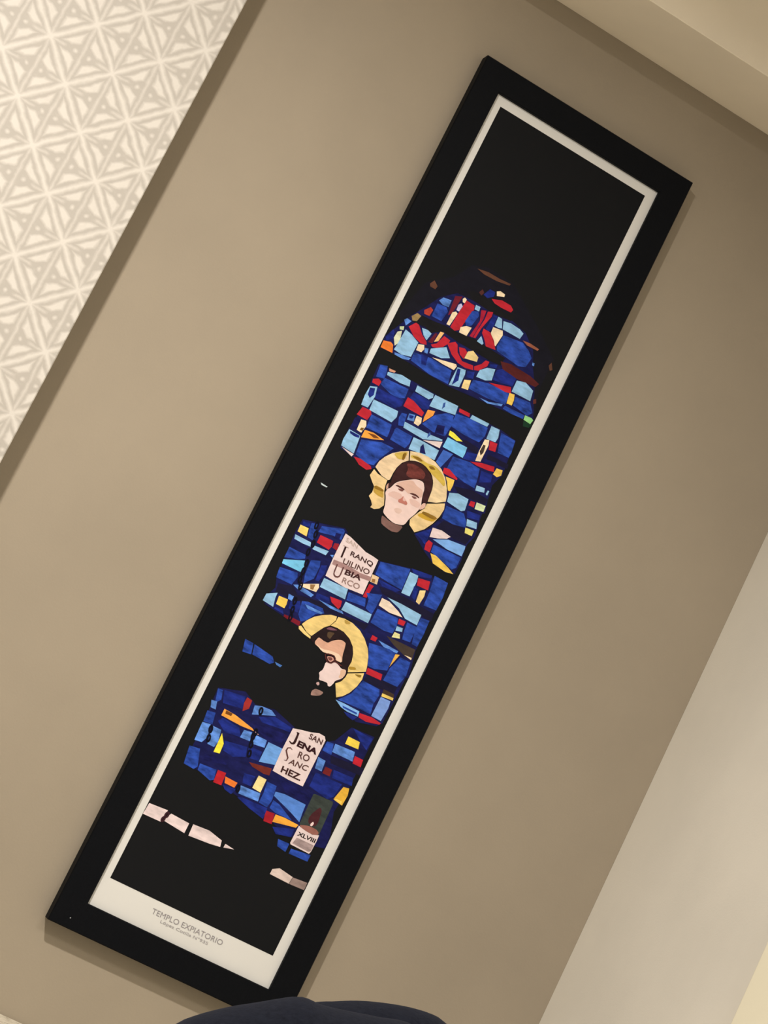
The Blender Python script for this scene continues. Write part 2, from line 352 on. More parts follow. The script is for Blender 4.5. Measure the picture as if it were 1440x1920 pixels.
PRINT = [
('backing',0.5,(20,19,27),0.30,'619,10635 765,11252 1149,11579 1320,11892 1579,11987 2067,11968 2733,11558 3216,11231 3212,10688 3373,10211 2532,10689 1558,10683 683,10512'),
('backing',1,(22,24,70),0.60,'601,9989 579,10188 663,10368 810,10690 958,10934 1085,11166 1310,11375 1633,11396 2023,11401 2284,11440 2601,11375 2841,11185 2971,10933 3124,10693 3351,10199 3186,10136 2573,10069 1859,9996 833,10012'),
('bar',1.5,(22,21,22),0.30,'852,10607 958,10774 1172,10787 1375,10821 1622,10826 1903,10876 2250,10855 2478,10848 2467,10707 2282,10685 2000,10689 1665,10690 1375,10714 1215,10598 1087,10632'),
('bar',1.5,(22,21,22),0.30,'1428,11469 1633,11396 1979,11377 2295,11419 2339,11552 2148,11485 1839,11540 1557,11542'),
('pane',2,(98,62,44),0.30,'1422,11883 1611,11924 1823,11923 2024,11943 2013,11909 1796,11867 1563,11856'),
('pane',2,(98,62,44),0.30,'845,11284 887,11362 973,11304 962,11244 866,11243'),
('pane',2,(27,41,114),0.80,'1698,11568 1757,11696 1855,11698 1866,11623 1779,11547'),
('pane',2,(84,44,38),0.30,'1617,11562 1649,11635 1698,11595 1674,11533'),
('pane',2,(243,216,170),0.30,'1871,11721 1923,11756 2013,11747 2021,11703 1904,11658'),
('pane',2,(188,38,48),0.30,'1849,11573 2012,11638 2181,11639 2246,11595 2232,11541 2056,11528 1925,11535'),
('pane',2,(92,134,196),0.80,'1096,11119 1139,11197 1278,11222 1284,11104 1182,11087'),
('pane',2,(41,71,150),0.90,'1096,11065 1251,11086 1305,11036 1279,10847 1102,10841'),
('pane',2,(178,60,44),0.30,'953,10864 1027,10959 1081,10936 1070,10823 980,10812'),
('pane',2,(110,26,40),0.30,'1299,11315 1412,11365 1375,11035 1332,10984'),
('pane',2,(243,216,170),0.30,'1428,11334 1450,11373 1492,11357 1493,11290 1452,11288'),
('pane',2,(200,192,212),0.30,'1407,11214 1439,11260 1482,11230 1466,11127 1417,11126'),
('pane',2,(243,216,170),0.30,'1375,11062 1423,11103 1461,11084 1429,10851 1375,10848'),
('pane',2,(188,38,48),0.30,'1493,11344 1649,11338 1671,11270 1601,10868 1542,10821 1450,10837 1466,11073'),
('pane',2,(146,187,208),0.35,'1665,11361 1746,11366 1757,11292 1676,11286'),
('pane',2,(41,71,150),0.90,'1655,11247 1746,11285 1790,11229 1752,11033 1681,10980 1622,11041'),
('pane',2,(243,216,170),0.30,'1601,10921 1678,10986 1768,11002 1752,10845 1617,10836'),
('pane',2,(165,30,52),0.30,'1779,11331 1860,11363 1876,11224 1860,10986 1849,10873 1795,10869 1838,11162'),
('pane',2,(188,38,48),0.30,'1887,11365 1969,11397 1979,11323 1914,11070 1897,10886 1860,10879 1870,11019 1897,11222'),
('pane',2,(27,41,114),0.80,'2001,11362 2066,11372 2077,11189 2044,11089 1979,11107'),
('pane',2,(146,187,208),0.35,'2077,11378 2148,11377 2218,11241 2158,11221 2088,11222'),
('pane',2,(146,187,208),0.35,'2186,11358 2311,11388 2486,11378 2573,11346 2556,11242 2234,11237'),
('pane',2,(243,216,170),0.30,'2077,11189 2245,11216 2278,11153 2250,10936 2196,10959 2087,11087'),
('pane',2,(188,38,48),0.30,'1946,11089 2071,11091 2185,11007 2277,10884 2108,10857 2033,10949 1957,11014'),
('pane',2,(146,187,208),0.35,'1968,10966 2054,10880 2043,10847 1941,10857'),
('pane',2,(41,71,150),0.90,'2289,11159 2627,11214 2775,11148 2873,11067 2850,10893 2735,10842 2304,10885 2272,10948'),
('pane',2,(150,88,62),0.30,'2611,11245 2743,11265 2918,11255 2907,11221 2715,11209'),
('pane',2,(92,134,196),0.80,'2917,11011 2955,11018 2966,10970 2932,10970'),
('pane',2,(98,62,44),0.30,'3182,11104 3204,11170 3270,11071 3235,11039'),
('pane',2,(150,122,74),0.30,'815,10679 878,10769 953,10757 927,10649 858,10624'),
('pane',2,(92,134,196),0.80,'736,10568 767,10613 852,10607 800,10498'),
('pane',2,(206,216,162),0.30,'720,10440 784,10476 800,10418 742,10399'),
('pane',2,(214,214,172),0.30,'726,10350 784,10396 833,10224 785,10131 716,10238'),
('pane',2,(27,41,114),0.80,'595,10184 647,10345 684,10327 716,10212 632,10138'),
('pane',2,(232,122,44),0.30,'590,10115 706,10153 759,10130 807,10011 596,9999'),
('pane',2,(146,187,208),0.35,'827,10446 949,10422 1103,10362 1099,10107 945,10061 801,10074 812,10159'),
('pane',2,(188,38,48),0.30,'848,10511 927,10623 985,10616 1098,10505 1215,10438 1237,10397 1141,10370 997,10409'),
('pane',2,(146,187,208),0.35,'1049,10598 1151,10615 1231,10593 1204,10459 1124,10507'),
('pane',2,(96,28,38),0.30,'1279,10634 1316,10641 1311,10465 1236,10450'),
('pane',2,(236,184,112),0.30,'1343,10696 1407,10706 1381,10544 1322,10498'),
('pane',2,(188,38,48),0.30,'1429,10664 1547,10650 1547,10597 1488,10497 1408,10439 1338,10413 1298,10437 1375,10501'),
('pane',2,(243,216,170),0.30,'1114,10341 1205,10379 1237,10317 1215,10252 1125,10241'),
('pane',2,(92,134,196),0.80,'1237,10343 1295,10363 1312,10279 1258,10276'),
('pane',2,(146,187,208),0.35,'1327,10381 1542,10527 1672,10399 1547,10330 1338,10307'),
('pane',2,(188,38,48),0.30,'1525,10585 1633,10672 1687,10648 1741,10544 1870,10456 2064,10484 2097,10421 1961,10386 1816,10399 1671,10465'),
('pane',2,(188,38,48),0.30,'1724,10629 1821,10656 1881,10623 1875,10499 1789,10531'),
('pane',2,(236,206,134),0.30,'1886,10639 1957,10692 2081,10640 2092,10566 1881,10515'),
('pane',2,(188,38,48),0.30,'2211,10659 2276,10668 2276,10588 2178,10453 2112,10430 2085,10482 2173,10571'),
('pane',2,(243,216,170),0.30,'1413,10269 1805,10366 1832,10341 1816,10266 1611,10259'),
('pane',2,(41,71,150),0.90,'1109,10193 1397,10247 1789,10237 1832,10021 1494,10008 1125,10056'),
('pane',2,(92,134,196),0.80,'833,10039 1109,10086 1090,10044 998,10011 849,10008'),
('pane',2,(146,187,208),0.35,'1848,10337 1988,10361 2010,10293 2015,10069 1848,10017 1848,10124'),
('pane',2,(27,41,114),0.80,'2015,10363 2134,10402 2161,10297 2053,10264'),
('pane',2,(244,212,140),0.30,'2037,10214 2140,10258 2166,10099 2053,10077'),
('pane',2,(146,187,208),0.35,'2194,10475 2287,10567 2417,10612 2444,10426 2346,10372 2189,10352'),
('pane',2,(27,41,114),0.80,'2303,10643 2418,10693 2423,10629 2314,10595'),
('pane',2,(27,41,114),0.80,'2445,10614 2554,10701 2794,10646 2793,10511 2618,10468 2449,10442'),
('pane',2,(82,30,28),0.30,'2434,10769 2609,10813 2982,10803 3174,10761 3140,10689 2805,10652 2527,10673'),
('pane',2,(41,71,150),0.90,'2167,10286 2422,10360 2804,10383 2814,10281 2819,10190 2535,10141 2166,10126'),
('pane',2,(188,38,48),0.30,'2416,10371 2777,10489 2823,10399 2725,10372'),
('pane',2,(146,187,208),0.35,'2816,10631 2964,10673 3134,10618 3166,10447 2820,10432'),
('pane',2,(238,196,84),0.30,'2798,10393 2886,10414 2918,10325 2923,10234 2830,10223'),
('pane',2,(41,71,150),0.90,'2913,10389 3177,10426 3286,10298 3230,10214 2945,10246'),
('pane',2,(41,71,150),0.90,'2824,10179 3181,10200 3186,10136 2972,10113 2813,10120'),
('pane',2,(146,204,124),0.30,'3192,10206 3313,10218 3351,10199 3334,10122 3202,10131'),
('pane',2,(24,54,34),0.30,'3210,10116 3362,10124 3339,10058 3240,10031'),
('pane',2,(92,44,34),0.30,'3199,10492 3238,10527 3271,10464 3232,10429'),
('streak',3,(92,134,196),0.80,'2383,10085 2557,10100 2781,10182 2775,10139 2546,10067'),
('streak',3,(27,41,114),0.80,'1226,10231 1344,10243 1376,10102 1301,10087'),
('streak',3,(27,41,114),0.80,'1859,10316 1907,10330 1956,10156 1891,10041 1880,10168'),
('backing',1,(22,24,70),0.60,'693,9754 1319,9784 2177,9777 2916,9807 3244,9771 3264,9461 3295,9185 3216,8957 3258,8714 3311,8504 3005,8342 2733,8225 2562,8608 2175,8876 1751,8792 1501,8592 1384,8294 1331,8239 994,8266 746,8303 729,8619 770,8955 704,9497'),
('pane',2,(41,71,150),0.90,'719,9756 835,9794 873,9669 873,9590 741,9557'),
('pane',2,(206,146,112),0.30,'872,9775 989,9787 978,9754 894,9734'),
('pane',2,(188,38,48),0.30,'715,9503 799,9550 856,9529 852,9447 731,9446'),
('pane',2,(146,187,208),0.35,'878,9712 1100,9782 1297,9772 1303,9682 1138,9657 889,9665'),
('pane',2,(41,71,150),0.90,'878,9607 1298,9640 1311,9483 1229,9430 1064,9432 858,9490'),
('pane',2,(27,41,114),0.80,'836,9412 1070,9422 1311,9457 1320,9348 1234,9262 879,9251'),
('pane',2,(146,187,208),0.35,'726,9378 837,9425 874,9275 849,9064 733,9053 716,9215'),
('pane',2,(188,38,48),0.30,'770,9034 912,9046 949,9001 928,8885 739,8886'),
('pane',2,(146,187,208),0.35,'874,9223 1309,9250 1330,9156 1293,9044 886,9045'),
('pane',2,(41,71,150),0.90,'949,9001 1309,9013 1352,8957 1336,8804 971,8777'),
('pane',2,(243,216,170),0.30,'839,8849 923,8869 960,8797 934,8665 850,8672'),
('pane',2,(22,24,76),0.80,'739,8834 823,8853 845,8708 740,8677'),
('pane',2,(238,158,62),0.30,'966,8735 1114,8762 1315,8740 1161,8671 966,8604'),
('pane',2,(146,187,208),0.35,'740,8625 945,8619 978,8323 741,8339 725,8447'),
('pane',2,(230,206,192),0.30,'762,8324 983,8313 967,8265'),
('pane',2,(41,71,150),0.90,'982,8573 1299,8693 1511,8702 1384,8450 1347,8313 1205,8276 1010,8328'),
('pane',2,(188,38,48),0.30,'999,8282 1109,8303 1310,8280 1342,8245 1273,8195 1131,8210'),
('pane',2,(146,187,208),0.35,'1399,9761 1698,9767 1714,9710 1661,9654 1409,9661'),
('pane',2,(27,41,114),0.80,'1394,9639 1720,9646 1730,9520 1669,9468 1511,9492 1383,9528'),
('pane',2,(188,38,48),0.30,'1346,9521 1458,9516 1693,9433 1687,9364 1346,9362'),
('pane',2,(146,187,208),0.35,'1725,9769 2140,9797 2161,9649 1961,9606 1720,9567'),
('pane',2,(188,38,48),0.30,'2177,9777 2367,9788 2383,9730 2193,9720'),
('pane',2,(146,187,208),0.35,'2410,9785 2725,9797 2714,9737 2404,9715'),
('pane',2,(236,152,66),0.30,'1725,9504 1843,9542 1843,9462 1741,9288 1725,9371'),
('pane',2,(41,71,150),0.90,'1870,9490 2039,9617 2147,9622 2187,9491 2165,9267 1961,9235 1741,9261 1805,9375'),
('pane',2,(41,71,150),0.90,'2161,9675 2377,9714 2732,9728 2751,9584 2707,9454 2436,9440 2176,9458'),
('pane',2,(92,134,196),0.80,'1484,9306 1581,9332 1607,9228 1495,9206'),
('pane',2,(243,216,170),0.30,'1607,9334 1698,9343 1725,9266 1703,9201 1618,9207'),
('pane',2,(41,71,150),0.90,'1373,9258 1458,9278 1490,9085 1410,9055 1362,9173'),
('pane',2,(41,71,150),0.90,'1405,9012 1693,9011 1703,8885 1671,8789 1394,8797 1362,8911'),
('pane',2,(146,187,208),0.35,'1479,9158 1859,9167 2157,9202 2155,9179 1862,9055 1501,9065'),
('pane',2,(230,206,192),0.30,'1874,9043 2172,9173 2175,9061'),
('pane',2,(146,187,208),0.35,'1719,9012 1877,9026 2181,9024 2186,8855 1971,8845 1730,8807'),
('pane',2,(238,226,70),0.30,'2198,9390 2268,9389 2462,9335 2370,9298 2208,9317'),
('pane',2,(126,192,222),0.30,'2214,9280 2571,9287 2586,9176 2581,9107 2208,9105'),
('pane',2,(146,187,208),0.35,'2774,9783 2922,9796 2959,9670 2948,9584 2789,9565'),
('pane',2,(41,71,150),0.90,'2965,9767 3233,9765 3265,9568 3259,9472 3056,9456'),
('pane',2,(243,216,170),0.30,'2773,9543 2844,9568 2871,9489 2869,9196 2787,9165 2772,9329'),
('pane',2,(188,38,48),0.30,'2860,9563 2991,9581 3018,9448 2903,9427'),
('pane',2,(66,104,182),0.30,'2240,9069 2413,9083 2325,8798 2218,8846'),
('pane',2,(27,41,114),0.80,'2603,9225 2771,9276 2782,9149 2586,9097'),
('pane',2,(22,24,76),0.80,'2913,9272 3121,9304 3120,9251 2918,9209'),
('pane',2,(188,38,48),0.30,'2716,9114 2901,9187 3115,9234 3141,9156 3043,9130 2857,9110'),
('pane',2,(238,196,84),0.30,'3158,9231 3262,9247 3278,9162 3223,9106 3147,9119'),
('pane',2,(41,71,150),0.90,'2429,9052 2722,9103 2912,9086 2954,8923 2975,8775 2779,8777 2624,8799 2423,8824'),
('pane',2,(27,41,114),0.80,'2944,9077 3141,9102 3173,8987 2998,8893'),
('pane',2,(188,38,48),0.30,'2379,8827 2466,8847 2655,8776 2655,8750 2519,8744 2395,8743'),
('pane',2,(238,196,84),0.30,'2465,8715 2622,8733 2638,8649 2637,8543 2600,8536 2530,8644'),
('pane',2,(146,187,208),0.35,'2986,8834 3128,8857 3150,8789 3002,8750'),
('pane',2,(146,187,208),0.35,'3188,8849 3216,8850 3215,8771 3182,8780'),
('pane',2,(146,187,208),0.35,'2637,8516 2773,8575 2968,8574 2994,8389 2945,8350 2669,8375'),
('pane',2,(188,38,48),0.30,'3012,8570 3088,8584 3104,8500 3011,8491'),
('pane',2,(214,224,168),0.30,'3110,8596 3268,8614 3278,8513 3126,8485'),
('streak',3,(27,41,114),0.80,'737,9357 816,9388 842,9284 805,9211 753,9248'),
('streak',3,(27,41,114),0.80,'761,8610 935,8613 940,8577 866,8563 780,8574'),
('streak',3,(27,41,114),0.80,'1495,9286 1567,9306 1565,9257 1516,9244'),
('streak',3,(120,66,30),0.30,'1029,8717 1151,8743 1241,8727 1151,8691'),
('streak',3,(120,84,30),0.30,'897,8737 941,8755 942,8703 892,8695'),
('streak',3,(70,56,46),0.30,'2789,9458 2829,9461 2848,9344 2826,9279 2783,9335'),
('streak',3,(22,24,76),0.80,'1309,9039 1373,9048 1394,8928 1394,8797 1341,8768 1331,8893'),
('streak',3,(22,24,76),0.80,'1265,9781 1377,9776 1394,9639 1340,9557 1298,9666'),
('streak',3,(22,24,76),0.80,'1972,9373 2090,9411 2133,9276 1988,9237'),
('streak',3,(22,24,76),0.80,'1885,8930 1907,8995 2014,8868 1917,8842'),
('streak',3,(60,90,150),0.30,'1902,9720 1929,9748 1951,9680 1924,9625'),
('streak',3,(60,90,150),0.30,'1902,9163 1918,9212 1950,9176 1918,9106'),
('bar',1.5,(24,21,44),0.30,'2425,9354 2522,9380 2750,9371 2760,9270 2592,9272'),
('bar',1.5,(24,21,44),0.30,'2924,9358 3307,9378 3318,9303 2946,9263'),
('bar',1.5,(24,21,44),0.30,'2654,8644 2969,8733 3253,8724 3247,8628 2985,8595 2773,8575'),
('backing',1,(22,24,70),0.60,'2593,8455 2924,8547 3267,8535 3288,8352 3332,8098 3273,7929 3305,7643 3304,7422 3153,7377 2905,7408 2713,7500 2420,7675 2585,7858 2705,8100'),
('bar',1.5,(24,21,44),0.30,'2756,8085 3138,8134 3286,8074 3250,7917 2965,7906 2687,7939'),
('pane',2,(41,71,150),0.90,'2690,8313 3002,8340 3098,8238 3126,8156 2921,8103 2716,8106 2701,8208'),
('pane',2,(27,41,114),0.80,'3025,8407 3254,8445 3271,8357 3076,8309'),
('pane',2,(146,187,208),0.35,'3087,8288 3265,8312 3298,8219 3127,8184'),
('pane',2,(230,216,114),0.30,'3126,8156 3275,8179 3280,8085 3154,8074'),
('pane',2,(230,206,192),0.30,'2647,7904 2806,7933 2977,7912 2933,7856 2794,7789 2669,7751'),
('pane',2,(188,38,48),0.30,'2680,7702 2759,7688 2781,7535 2679,7537 2657,7635'),
('pane',2,(124,168,214),0.30,'2731,7742 2963,7855 3262,7895 3273,7846 3277,7724 3009,7709'),
('pane',2,(41,71,150),0.90,'2782,7673 2961,7689 3277,7697 3281,7520 3224,7463 2929,7529 2794,7555'),
('pane',2,(238,196,84),0.30,'2798,7530 2895,7539 3167,7461 3285,7412 3149,7383 2905,7408'),
('pane',2,(27,41,114),0.80,'2500,7744 2634,7875 2653,7743 2653,7605 2544,7658 2432,7681'),
('pane',2,(196,206,196),0.30,'718,7676 848,7669 830,7649 746,7650'),
('backing',1,(22,24,70),0.60,'728,7038 1388,7230 1462,7191 1430,6736 1452,6439 2117,6447 2139,6665 2108,7037 2611,7168 3260,7242 3288,6762 3276,6574 3283,6137 3283,6059 3356,5735 3377,5642 2816,5414 2541,5789 2127,6015 1873,5988 1631,5839 1452,5621 1410,5549 796,5617 733,5686 826,5912 763,6083 741,6429 708,6847'),
('bar',1.5,(24,21,44),0.30,'836,5993 1065,6060 1190,5972 1863,6111 2011,6033 2414,6084 2392,5970 2074,6014 1641,5870 1295,5872 857,5852'),
('bar',1.5,(24,21,44),0.30,'2288,6690 2727,6734 3288,6710 3298,6585 2802,6591 2384,6610'),
('pane',2,(27,41,114),0.80,'749,7023 869,7047 874,6986 759,6951'),
('pane',2,(240,206,104),0.30,'733,6951 874,6960 901,6833 739,6838'),
('pane',2,(41,71,150),0.90,'879,7053 968,7087 1021,6908 1010,6826 927,6834 885,6966'),
('pane',2,(41,71,150),0.90,'1046,7089 1372,7209 1409,7189 1420,7040 1272,7040 1036,6981'),
('pane',2,(146,187,208),0.35,'729,6781 1005,6785 1037,6724 911,6710 746,6713'),
('pane',2,(146,187,208),0.35,'1068,6766 1320,6795 1306,6718 1074,6705'),
('pane',2,(188,38,48),0.30,'1089,6957 1309,6969 1330,6877 1309,6815 1089,6828'),
('pane',2,(150,34,44),0.30,'1346,6950 1414,6973 1446,6860 1346,6873'),
('pane',2,(92,134,196),0.80,'1367,6755 1420,6782 1420,6731'),
('pane',2,(41,71,150),0.90,'735,6567 1022,6575 1037,6519 959,6466 736,6388'),
('pane',2,(118,192,216),0.30,'739,6356 1051,6493 1085,6403 1069,6305 746,6291'),
('pane',2,(41,71,150),0.90,'742,6225 1033,6274 1064,6213 1033,6070 763,6058'),
('pane',2,(41,71,150),0.90,'1131,6542 1273,6603 1304,6517 1305,6312 1190,6176 1148,6307'),
('pane',2,(27,41,114),0.80,'1315,6548 1399,6591 1420,6448 1389,6304 1336,6302'),
('pane',2,(146,187,208),0.35,'1446,6398 1863,6420 1894,6256 1447,6244'),
('pane',2,(27,41,114),0.80,'1447,6141 1650,6161 1710,6097 1673,6065 1462,6060'),
('pane',2,(188,38,48),0.30,'1662,6188 1863,6214 1884,6122 1868,6075 1725,6118'),
('pane',2,(41,71,150),0.90,'1895,6384 2186,6418 2234,6301 2096,6282 1921,6257'),
('pane',2,(188,38,48),0.30,'2134,6649 2214,6652 2203,6594 2192,6434 2128,6427'),
('pane',2,(222,190,142),0.30,'2108,6804 2225,6812 2246,6694 2129,6685'),
('pane',2,(41,71,150),0.90,'2135,7038 2617,7158 2627,7111 2641,6807 2417,6808 2150,6826'),
('pane',2,(27,41,114),0.80,'2214,6781 2631,6789 2566,6730 2331,6712'),
('pane',2,(146,187,208),0.35,'2638,7117 2783,7127 2804,7034 2803,6773 2658,6763'),
('pane',2,(27,41,114),0.80,'2633,7179 2989,7233 2989,7181 2826,7123 2686,7129'),
('pane',2,(188,38,48),0.30,'2799,7096 2999,7134 3031,6994 2831,6982'),
('pane',2,(236,204,134),0.30,'2911,6933 2998,6977 3019,6884 3002,6732 2933,6749'),
('pane',2,(27,41,114),0.80,'2793,6950 2879,6942 2905,6761 2841,6779'),
('pane',2,(41,71,150),0.90,'3021,7250 3271,7248 3301,7003 3294,6778 3072,6755 3063,6985'),
('pane',2,(243,216,170),0.30,'1153,6144 1415,6279 1441,6228 1431,6146 1195,6115'),
('pane',2,(92,134,196),0.80,'1054,6080 1117,6113 1305,6107 1420,6090 1394,6038 1148,6052'),
('pane',2,(146,187,208),0.35,'743,5768 894,5857 899,5771 931,5635 739,5651'),
('pane',2,(238,196,84),0.30,'935,5828 1086,5842 1102,5761 1097,5695 951,5696'),
('pane',2,(92,134,196),0.80,'1055,5927 1149,5925 1149,5848 1081,5852'),
('pane',2,(27,41,114),0.80,'1133,5828 1270,5910 1316,5832 1316,5730 1159,5726'),
('pane',2,(41,71,150),0.90,'1295,5923 1384,5956 1641,5972 1699,5912 1578,5838 1494,5693 1421,5631 1337,5715'),
('pane',2,(27,41,114),0.80,'962,5651 1087,5664 1128,5609 952,5620'),
('pane',2,(118,24,36),0.30,'1139,5614 1264,5627 1421,5631 1431,5559 1269,5566 1144,5579'),
('pane',2,(41,71,150),0.90,'2155,6505 2395,6590 2394,6383 2383,6248 2255,6286 2234,6430'),
('pane',2,(146,187,208),0.35,'1921,6231 2383,6248 2393,6176 2393,6099 1915,6087'),
('pane',2,(236,212,180),0.30,'2416,6549 2550,6553 2748,6486 2852,6431 2629,6400 2422,6423'),
('pane',2,(146,187,208),0.35,'2486,6598 2737,6610 3109,6605 3118,6429 2898,6433 2737,6532'),
('pane',2,(41,71,150),0.90,'2428,6369 2793,6388 2832,6271 2821,6136 2671,6111 2424,6128'),
('pane',2,(188,38,48),0.30,'2811,6389 2930,6398 2929,6320 2827,6307'),
('pane',2,(146,187,208),0.35,'2832,6271 2934,6284 2950,6227 2842,6198'),
('pane',2,(236,226,150),0.30,'2842,6173 2934,6180 2965,6119 2836,6079'),
('pane',2,(41,71,150),0.90,'2957,6398 3131,6404 3143,6144 3003,6125 2972,6264'),
('pane',2,(41,71,150),0.90,'3124,6561 3271,6584 3285,6345 3273,6132 3176,6134 3127,6343'),
('pane',2,(22,24,76),0.80,'2430,5951 2536,5979 2531,5912 2467,5879'),
('pane',2,(188,38,48),0.30,'2542,5969 2638,5966 2632,5899 2541,5892'),
('pane',2,(92,134,196),0.80,'2664,5941 2787,5939 3034,5934 3028,5893 2787,5887'),
('pane',2,(66,54,44),0.30,'2751,6062 3272,6080 3292,5909 3152,5916 2927,5983'),
('pane',2,(41,71,150),0.90,'2547,5838 2889,5900 3018,5887 3006,5676 3010,5588 2817,5517 2700,5509 2621,5675'),
('pane',2,(238,178,72),0.30,'3012,5872 3082,5894 3016,5655'),
('streak',3,(150,110,66),0.30,'1292,6208 1368,6242 1373,6155 1326,6143'),
('streak',3,(92,134,196),0.80,'1358,5904 1515,5908 1673,5912 1662,5881 1436,5855'),
('streak',3,(92,134,196),0.80,'1515,6061 1725,6067 1937,6072 1979,6042 1746,6026'),
('streak',3,(243,216,170),0.30,'3147,5927 3276,5940 3282,5904'),
('streak',3,(160,110,60),0.30,'2139,6742 2187,6754 2201,6702 2146,6694'),
('streak',3,(22,24,76),0.80,'1293,7103 1377,7121 1388,7023 1304,7031'),
('scroll',3,(230,206,192),0.15,'1435,7164 1535,7152 1853,7059 1991,7054 2092,7041 2115,6451 1810,6418 1447,6437 1430,6736 1430,6942'),
('streak',4,(166,128,118),0.30,'1451,6721 1641,6743 1916,6730 2118,6757 2122,6687 1927,6659 1657,6661 1458,6642'),
('chain_link',5,(10,10,24),0.10,'972,7060 972,7028 967,7011 972,7012 963,7026 956,7058 955,7090 960,7106 956,7106 964,7091 972,7060 997,7064 988,7101 971,7126 941,7122 930,7092 930,7054 939,7017 956,6991 987,6996 998,7025 997,7064'),
('chain_link',5,(10,10,24),0.10,'1022,6932 1023,6900 1018,6883 1022,6884 1014,6899 1006,6930 1006,6962 1011,6978 1006,6978 1015,6963 1022,6932 1048,6936 1039,6973 1022,6998 991,6994 980,6964 981,6926 990,6889 1007,6863 1037,6868 1048,6897 1048,6936'),
('chain_link',5,(10,10,24),0.10,'1055,6782 1056,6750 1051,6734 1055,6734 1046,6749 1039,6780 1039,6812 1044,6828 1039,6828 1048,6813 1055,6782 1081,6786 1072,6823 1055,6848 1024,6844 1013,6814 1013,6776 1022,6739 1040,6713 1070,6718 1081,6747 1081,6786'),
('chain_link',5,(10,10,24),0.10,'1044,6635 1044,6603 1039,6587 1044,6587 1035,6602 1028,6633 1028,6665 1033,6681 1028,6681 1037,6666 1044,6635 1070,6639 1061,6676 1043,6701 1013,6697 1002,6667 1002,6629 1011,6592 1029,6567 1059,6571 1070,6600 1070,6639'),
('chain_link',5,(10,10,24),0.10,'1098,6471 1098,6439 1093,6422 1098,6423 1089,6437 1082,6468 1082,6500 1086,6517 1082,6516 1091,6502 1098,6471 1124,6474 1115,6511 1097,6537 1067,6533 1056,6503 1056,6465 1065,6428 1082,6402 1113,6407 1124,6436 1124,6474'),
('chain_link',5,(10,10,24),0.10,'1110,6336 1110,6304 1105,6288 1110,6288 1101,6303 1094,6334 1093,6366 1098,6382 1094,6381 1102,6367 1110,6336 1135,6340 1126,6377 1109,6402 1079,6398 1068,6368 1068,6330 1077,6293 1094,6268 1125,6272 1135,6301 1135,6340'),
('chain_link',5,(10,10,24),0.10,'1122,6201 1122,6169 1117,6153 1121,6154 1113,6168 1105,6199 1105,6231 1110,6247 1106,6247 1114,6232 1122,6201 1147,6205 1138,6242 1121,6267 1090,6263 1080,6234 1080,6196 1089,6159 1106,6133 1137,6137 1147,6167 1147,6205'),
('chain_link',5,(10,10,24),0.10,'1177,6115 1177,6083 1172,6067 1177,6067 1168,6082 1161,6113 1161,6145 1166,6161 1161,6160 1170,6146 1177,6115 1203,6119 1194,6156 1176,6181 1146,6177 1135,6147 1135,6109 1144,6072 1162,6047 1192,6051 1203,6080 1203,6119'),
('chain_link',5,(10,10,24),0.10,'1203,5873 1203,5841 1198,5825 1203,5825 1194,5840 1187,5871 1186,5903 1191,5919 1187,5918 1195,5904 1203,5873 1228,5876 1219,5913 1202,5939 1172,5935 1161,5905 1161,5867 1170,5830 1187,5805 1218,5809 1228,5838 1228,5876'),
('chain_link',5,(10,10,24),0.10,'1230,5734 1230,5702 1225,5686 1230,5687 1221,5701 1214,5732 1214,5764 1219,5780 1214,5779 1223,5765 1230,5734 1256,5737 1247,5774 1229,5800 1199,5796 1188,5766 1188,5728 1197,5692 1215,5666 1245,5670 1256,5699 1256,5737'),
('chain_link',5,(10,10,24),0.10,'1255,5620 1256,5588 1251,5572 1255,5572 1247,5587 1239,5617 1239,5649 1244,5666 1239,5665 1248,5651 1255,5620 1281,5623 1272,5660 1255,5685 1224,5681 1214,5652 1214,5614 1223,5577 1240,5552 1270,5556 1281,5585 1281,5623'),
('backing',1,(22,24,70),0.60,'2604,5677 3314,5879 3333,5631 3330,5270 3316,4828 3251,4745 2919,4659 2484,4825 2709,5269'),
('bar',1.5,(24,21,44),0.30,'2752,5393 3036,5419 3278,5424 3277,5320 3051,5285 2730,5279'),
('pane',2,(188,38,48),0.30,'2705,5484 2967,5500 2988,5407 2726,5392'),
('pane',2,(41,71,150),0.90,'3108,5866 3292,5868 3323,5651 3272,5434 3020,5424 3032,5635'),
('pane',2,(41,71,150),0.90,'2732,5275 3032,5271 3072,5193 3049,5029 3080,4865 2813,4861 2505,4836 2654,5012'),
('pane',2,(66,50,36),0.30,'3094,5307 3282,5310 3296,5258 3099,5245'),
('pane',2,(236,202,96),0.30,'3101,5241 3298,5254 3305,5214 3108,5191'),
('pane',2,(124,154,206),0.30,'3106,5180 3278,5188 3296,5074 3278,4848 3102,4850'),
('pane',2,(132,178,220),0.30,'2473,4820 2616,4828 2898,4827 2914,4745 2717,4737 2600,4756'),
('pane',2,(27,41,114),0.80,'2674,4716 2908,4730 2865,4658 2748,4677'),
('pane',2,(188,38,48),0.30,'2909,4806 3123,4835 3294,4817 3283,4787 3069,4732 2930,4740'),
('pane',2,(41,71,150),0.90,'767,5005 912,5003 959,4837 815,4815'),
('pane',2,(41,71,150),0.90,'934,5001 1276,4958 1338,4889 1286,4837 974,4845'),
('pane',2,(72,112,168),0.30,'1343,4904 1474,4906 1455,4866 1385,4874'),
('streak',3,(41,71,150),0.90,'2611,4787 2877,4791 2877,4765 2637,4762'),
